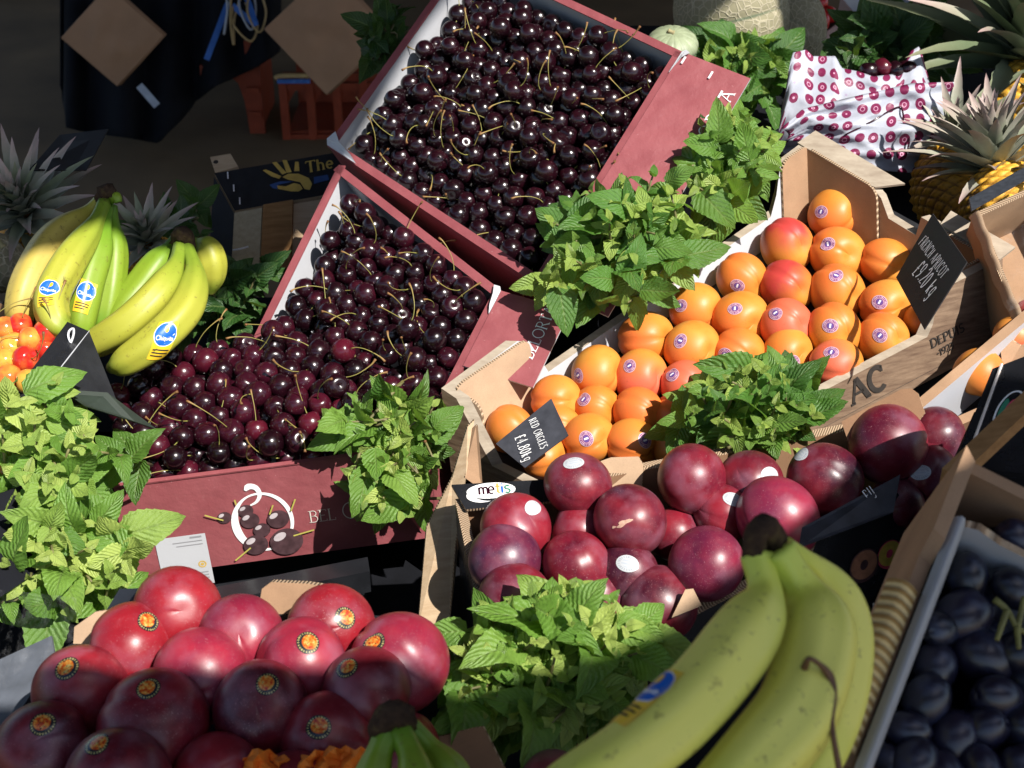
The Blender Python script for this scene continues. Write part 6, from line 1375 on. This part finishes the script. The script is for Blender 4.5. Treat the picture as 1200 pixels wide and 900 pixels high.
bagpack('diamond hung stack of brown paper bags on the black cloth, further left', 132, 43, 41, 4.2, math.radians(42), 4)
bagpack('diamond hung stack of brown paper bags beside the topmost cherry box', 384, 38, 52, 4.1, math.radians(40), 9)
def plastic_crate(label, x0, x1, y0, y1, d, kind):
    a, b = W(x0, y1, d), W(x1, y1, d); wd = np.linalg.norm(b - a); z0 = 0.0; hgt = (y1 - y0) * d / F / .93; a = np.array([a[0], a[1], 0.0]); r = thing('plastic_crate', a, label, 'crate', 'red plastic crates'); ux = np.array([1.0, 0, 0]); fy = np.array([0, 1.0, 0]); up = np.array([0, 0, 1.0])
    mb = MB()
    if kind == 0:
        npan = 4; pw = wd / npan
        for k in range(npan + 1): box(mb, a + ux * pw * k + up * hgt * .5, ux * .012, fy * .012, up * hgt * .5)
        for zz, hh in ((.03, .02), (.985, .02), (.82, .028)): box(mb, a + ux * wd / 2 + up * hgt * zz + fy * .004, ux * wd / 2, fy * .01, up * hh * hgt * 2)
        for k in range(npan):
            for s in (0, 1):
                c0 = a + ux * (pw * (k + .5)) + fy * .006
                p = [c0 + ux * (s * 2 - 1) * pw * .5 + up * hgt * .78, c0 + ux * (s * 2 - 1) * pw * .5 + up * hgt * .5, c0 + ux * (s * 2 - 1) * pw * .28 + up * hgt * .6, c0 + ux * 0 * pw + up * hgt * .78]
                slab(mb, p, (0, -1, 0), .006)
        mb.obj('front_frame', M['red_plastic'], r)
        mb = MB(); box(mb, a + ux * wd / 2 + fy * .3 + up * hgt * .5, ux * wd / 2, fy * .01, up * hgt * .49); box(mb, a + ux * wd / 2 + fy * .15 + up * .012, ux * wd * .49, fy * .138, up * .01); mb.obj('crate_body', M['red_plastic'], r)
    else:
        prof_ = [(0, .62), (.5, .62), (.62, .55), (.7, .35), (.74, 0), (1, 0), (1, 1), (.78, 1), (.78, .74), (0, .74)]
        slab(mb, [a + ux * wd * u + up * hgt * v for u, v in prof_], (0, -1, 0), .02); mb.obj('front_frame', M['red_plastic'], r)
        mb = MB(); box(mb, a + ux * wd * .88 + fy * .16 + up * hgt * .5, ux * .01, fy * .138, up * hgt * .49); box(mb, a + ux * wd * .5 + fy * .16 + up * hgt * .67, ux * wd * .36, fy * .138, up * hgt * .03)
        for zz in (.24, .5): box(mb, a + ux * wd * .88 - fy * .026 + up * hgt * zz, ux * wd * .1, fy * .005, up * hgt * .03)
        mb.obj('crate_body', M['red_plastic'], r)
plastic_crate('dark red plastic crate with pointed slots on the floor behind the stall', 337, 460, 96, 167, 4.45, 0)
plastic_crate('dark red plastic bracket shaped crate under the black cloth', 244, 312, 66, 168, 4.5, 1)
def hook(label, cx, cy, d, seed, blue):
    rs_ = random.Random(seed); r = thing('hanging_strips', W(cx, cy, d), label, 'plastic strips'); k = 0
    for P_ in blue:
        mb = MB(); p0, p1 = W(*P_[0], d), W(*P_[1], d - .03); u = nrm(p1 - p0); box(mb, (p0 + p1) / 2, (p1 - p0) / 2, nrm(np.cross(u, TOCAM(p0))) * .0085, TOCAM(p0) * .002); mb.obj('strip', M['blue_plastic'], r)
    for _ in range(5):
        mb = MB(); x0 = cx + rs_.uniform(-12, 22); y0 = cy - rs_.uniform(30, 60); x1, y1 = x0 + rs_.uniform(-10, 25), cy + rs_.uniform(-5, 28); tube(mb, [W(x0, y0, d), W(x0 + rs_.uniform(-8, 3), (y0 + y1) / 2, d - .02), W(x1, y1, d - .03), W(x1 + rs_.uniform(0, 9), (y0 + y1) / 2, d), W(x0 + 14, y0 - 4, d)], .0035, 5, n=22); mb.obj('loop', M['clear'] if _ % 2 else M['tan_plastic'], r, True)
    return r
hook('bundle of blue and clear plastic strips hung on the black cloth', 275, 38, 4.2, 3, [((267, 4), (242, 70)), ((272, 6), (300, 30)), ((289, -4), (300, 30))])
mb = MB(); p0, p1 = W(163, 100, 4.15), W(184, 124, 4.12); box(mb, (p0 + p1) / 2, (p1 - p0) / 2, nrm(np.cross(p1 - p0, TOCAM(p0))) * .011, TOCAM(p0) * .006); o = mb.obj('peg', M['clear']); tag(o, 'clear plastic peg under the left paper bag stack', 'peg')
mb = MB(); tube(mb, [W(322, 92, 4.3), W(330, 89, 4.3), W(362, 89, 4.3)], .008, 6, n=10); o = mb.obj('plastic_strip', M['tan_plastic'], smooth=True); tag(o, 'tan plastic strip on top of the slotted red crate', 'strip')
mb = MB(); box(mb, W(344, 95, 4.3), (.05, 0, 0), (0, .006, 0), (0, 0, .006)); o = mb.obj('plastic_strip', M['blue_plastic']); tag(o, 'pale blue plastic strip on top of the slotted red crate', 'strip')

# ------------------------------------------------------------------ what carries the boxes: plain black stands down to the table
def stand(label, pts, z0=.602):
    pts = [np.array(q_) for q_ in pts]; c = sum(pts) / len(pts); pts = [c + (q_ - c) * .93 for q_ in pts]
    a_ = sum(pts[i][0] * pts[(i + 1) % len(pts)][1] - pts[i][1] * pts[(i + 1) % len(pts)][0] for i in range(len(pts)))
    if a_ < 0: pts = pts[::-1]
    k = len(pts); mb = MB(); lo_ = [np.array([q_[0], q_[1], z0]) for q_ in pts]
    mb.add(pts + lo_, [tuple(range(k)), tuple(range(2 * k - 1, k - 1, -1))] + [(i, k + i, k + (i + 1) % k, (i + 1) % k) for i in range(k)])
    o = mb.obj('display_stand', M['black_cloth']); tag(o, label, 'stand')
low = lambda C_, U_, d_: [q_ - U_ * d_ for q_ in C_]
stand('black stand propping up the topmost cherry box', low(CT, PT[1], .114))
stand('black stand under the wedged cherry box', low(CM, PM[1], .104))
stand('black stand carrying the lettered apricot tray', low(CA, UA, .096))
stand('black stand under the plum box with the crescent logo', low(C2, -DP, .104))
stand('black stand under the nearest plum box', low(C1, PN[1], .094))
stand('black stand under the grape carton', low(CG, PG[1], .104))
stand('black stand under the torn corrugated carton', low(CK, PK_[1], .089))
stand('black stand under the carton of yellow red cherries', [hit(shift(PR_, -.08), *q_) for q_ in [(-90, 330), (92, 402), (68, 598), (-110, 640)]])
stand('black stand below the pineapples and crate at the left', [(-.7, 1.35, .70), (-.24, 1.35, .70), (-.24, 1.72, .70), (-.7, 1.72, .70)])
stand('black stand at the back carrying melons, paper bag and pineapples', [(.12, 1.78, .855), (.95, 1.62, .855), (.95, 2.5, .855), (.12, 2.5, .855)])
stand('black stand under the tips of the large front bananas', [(-.02, .34, 1.03), (.17, .34, 1.03), (.17, .45, 1.03), (-.02, .45, 1.03)])
stand('black stand behind the oval emblem carton', [W(1120, 545, 1.10) + np.array([0, .012, 0]), W(1240, 560, 1.07) + np.array([0, .012, 0]), W(1262, 430, 1.14) + np.array([0, .05, -.04]), W(1168, 470, 1.17) + np.array([0, .05, -.04])])
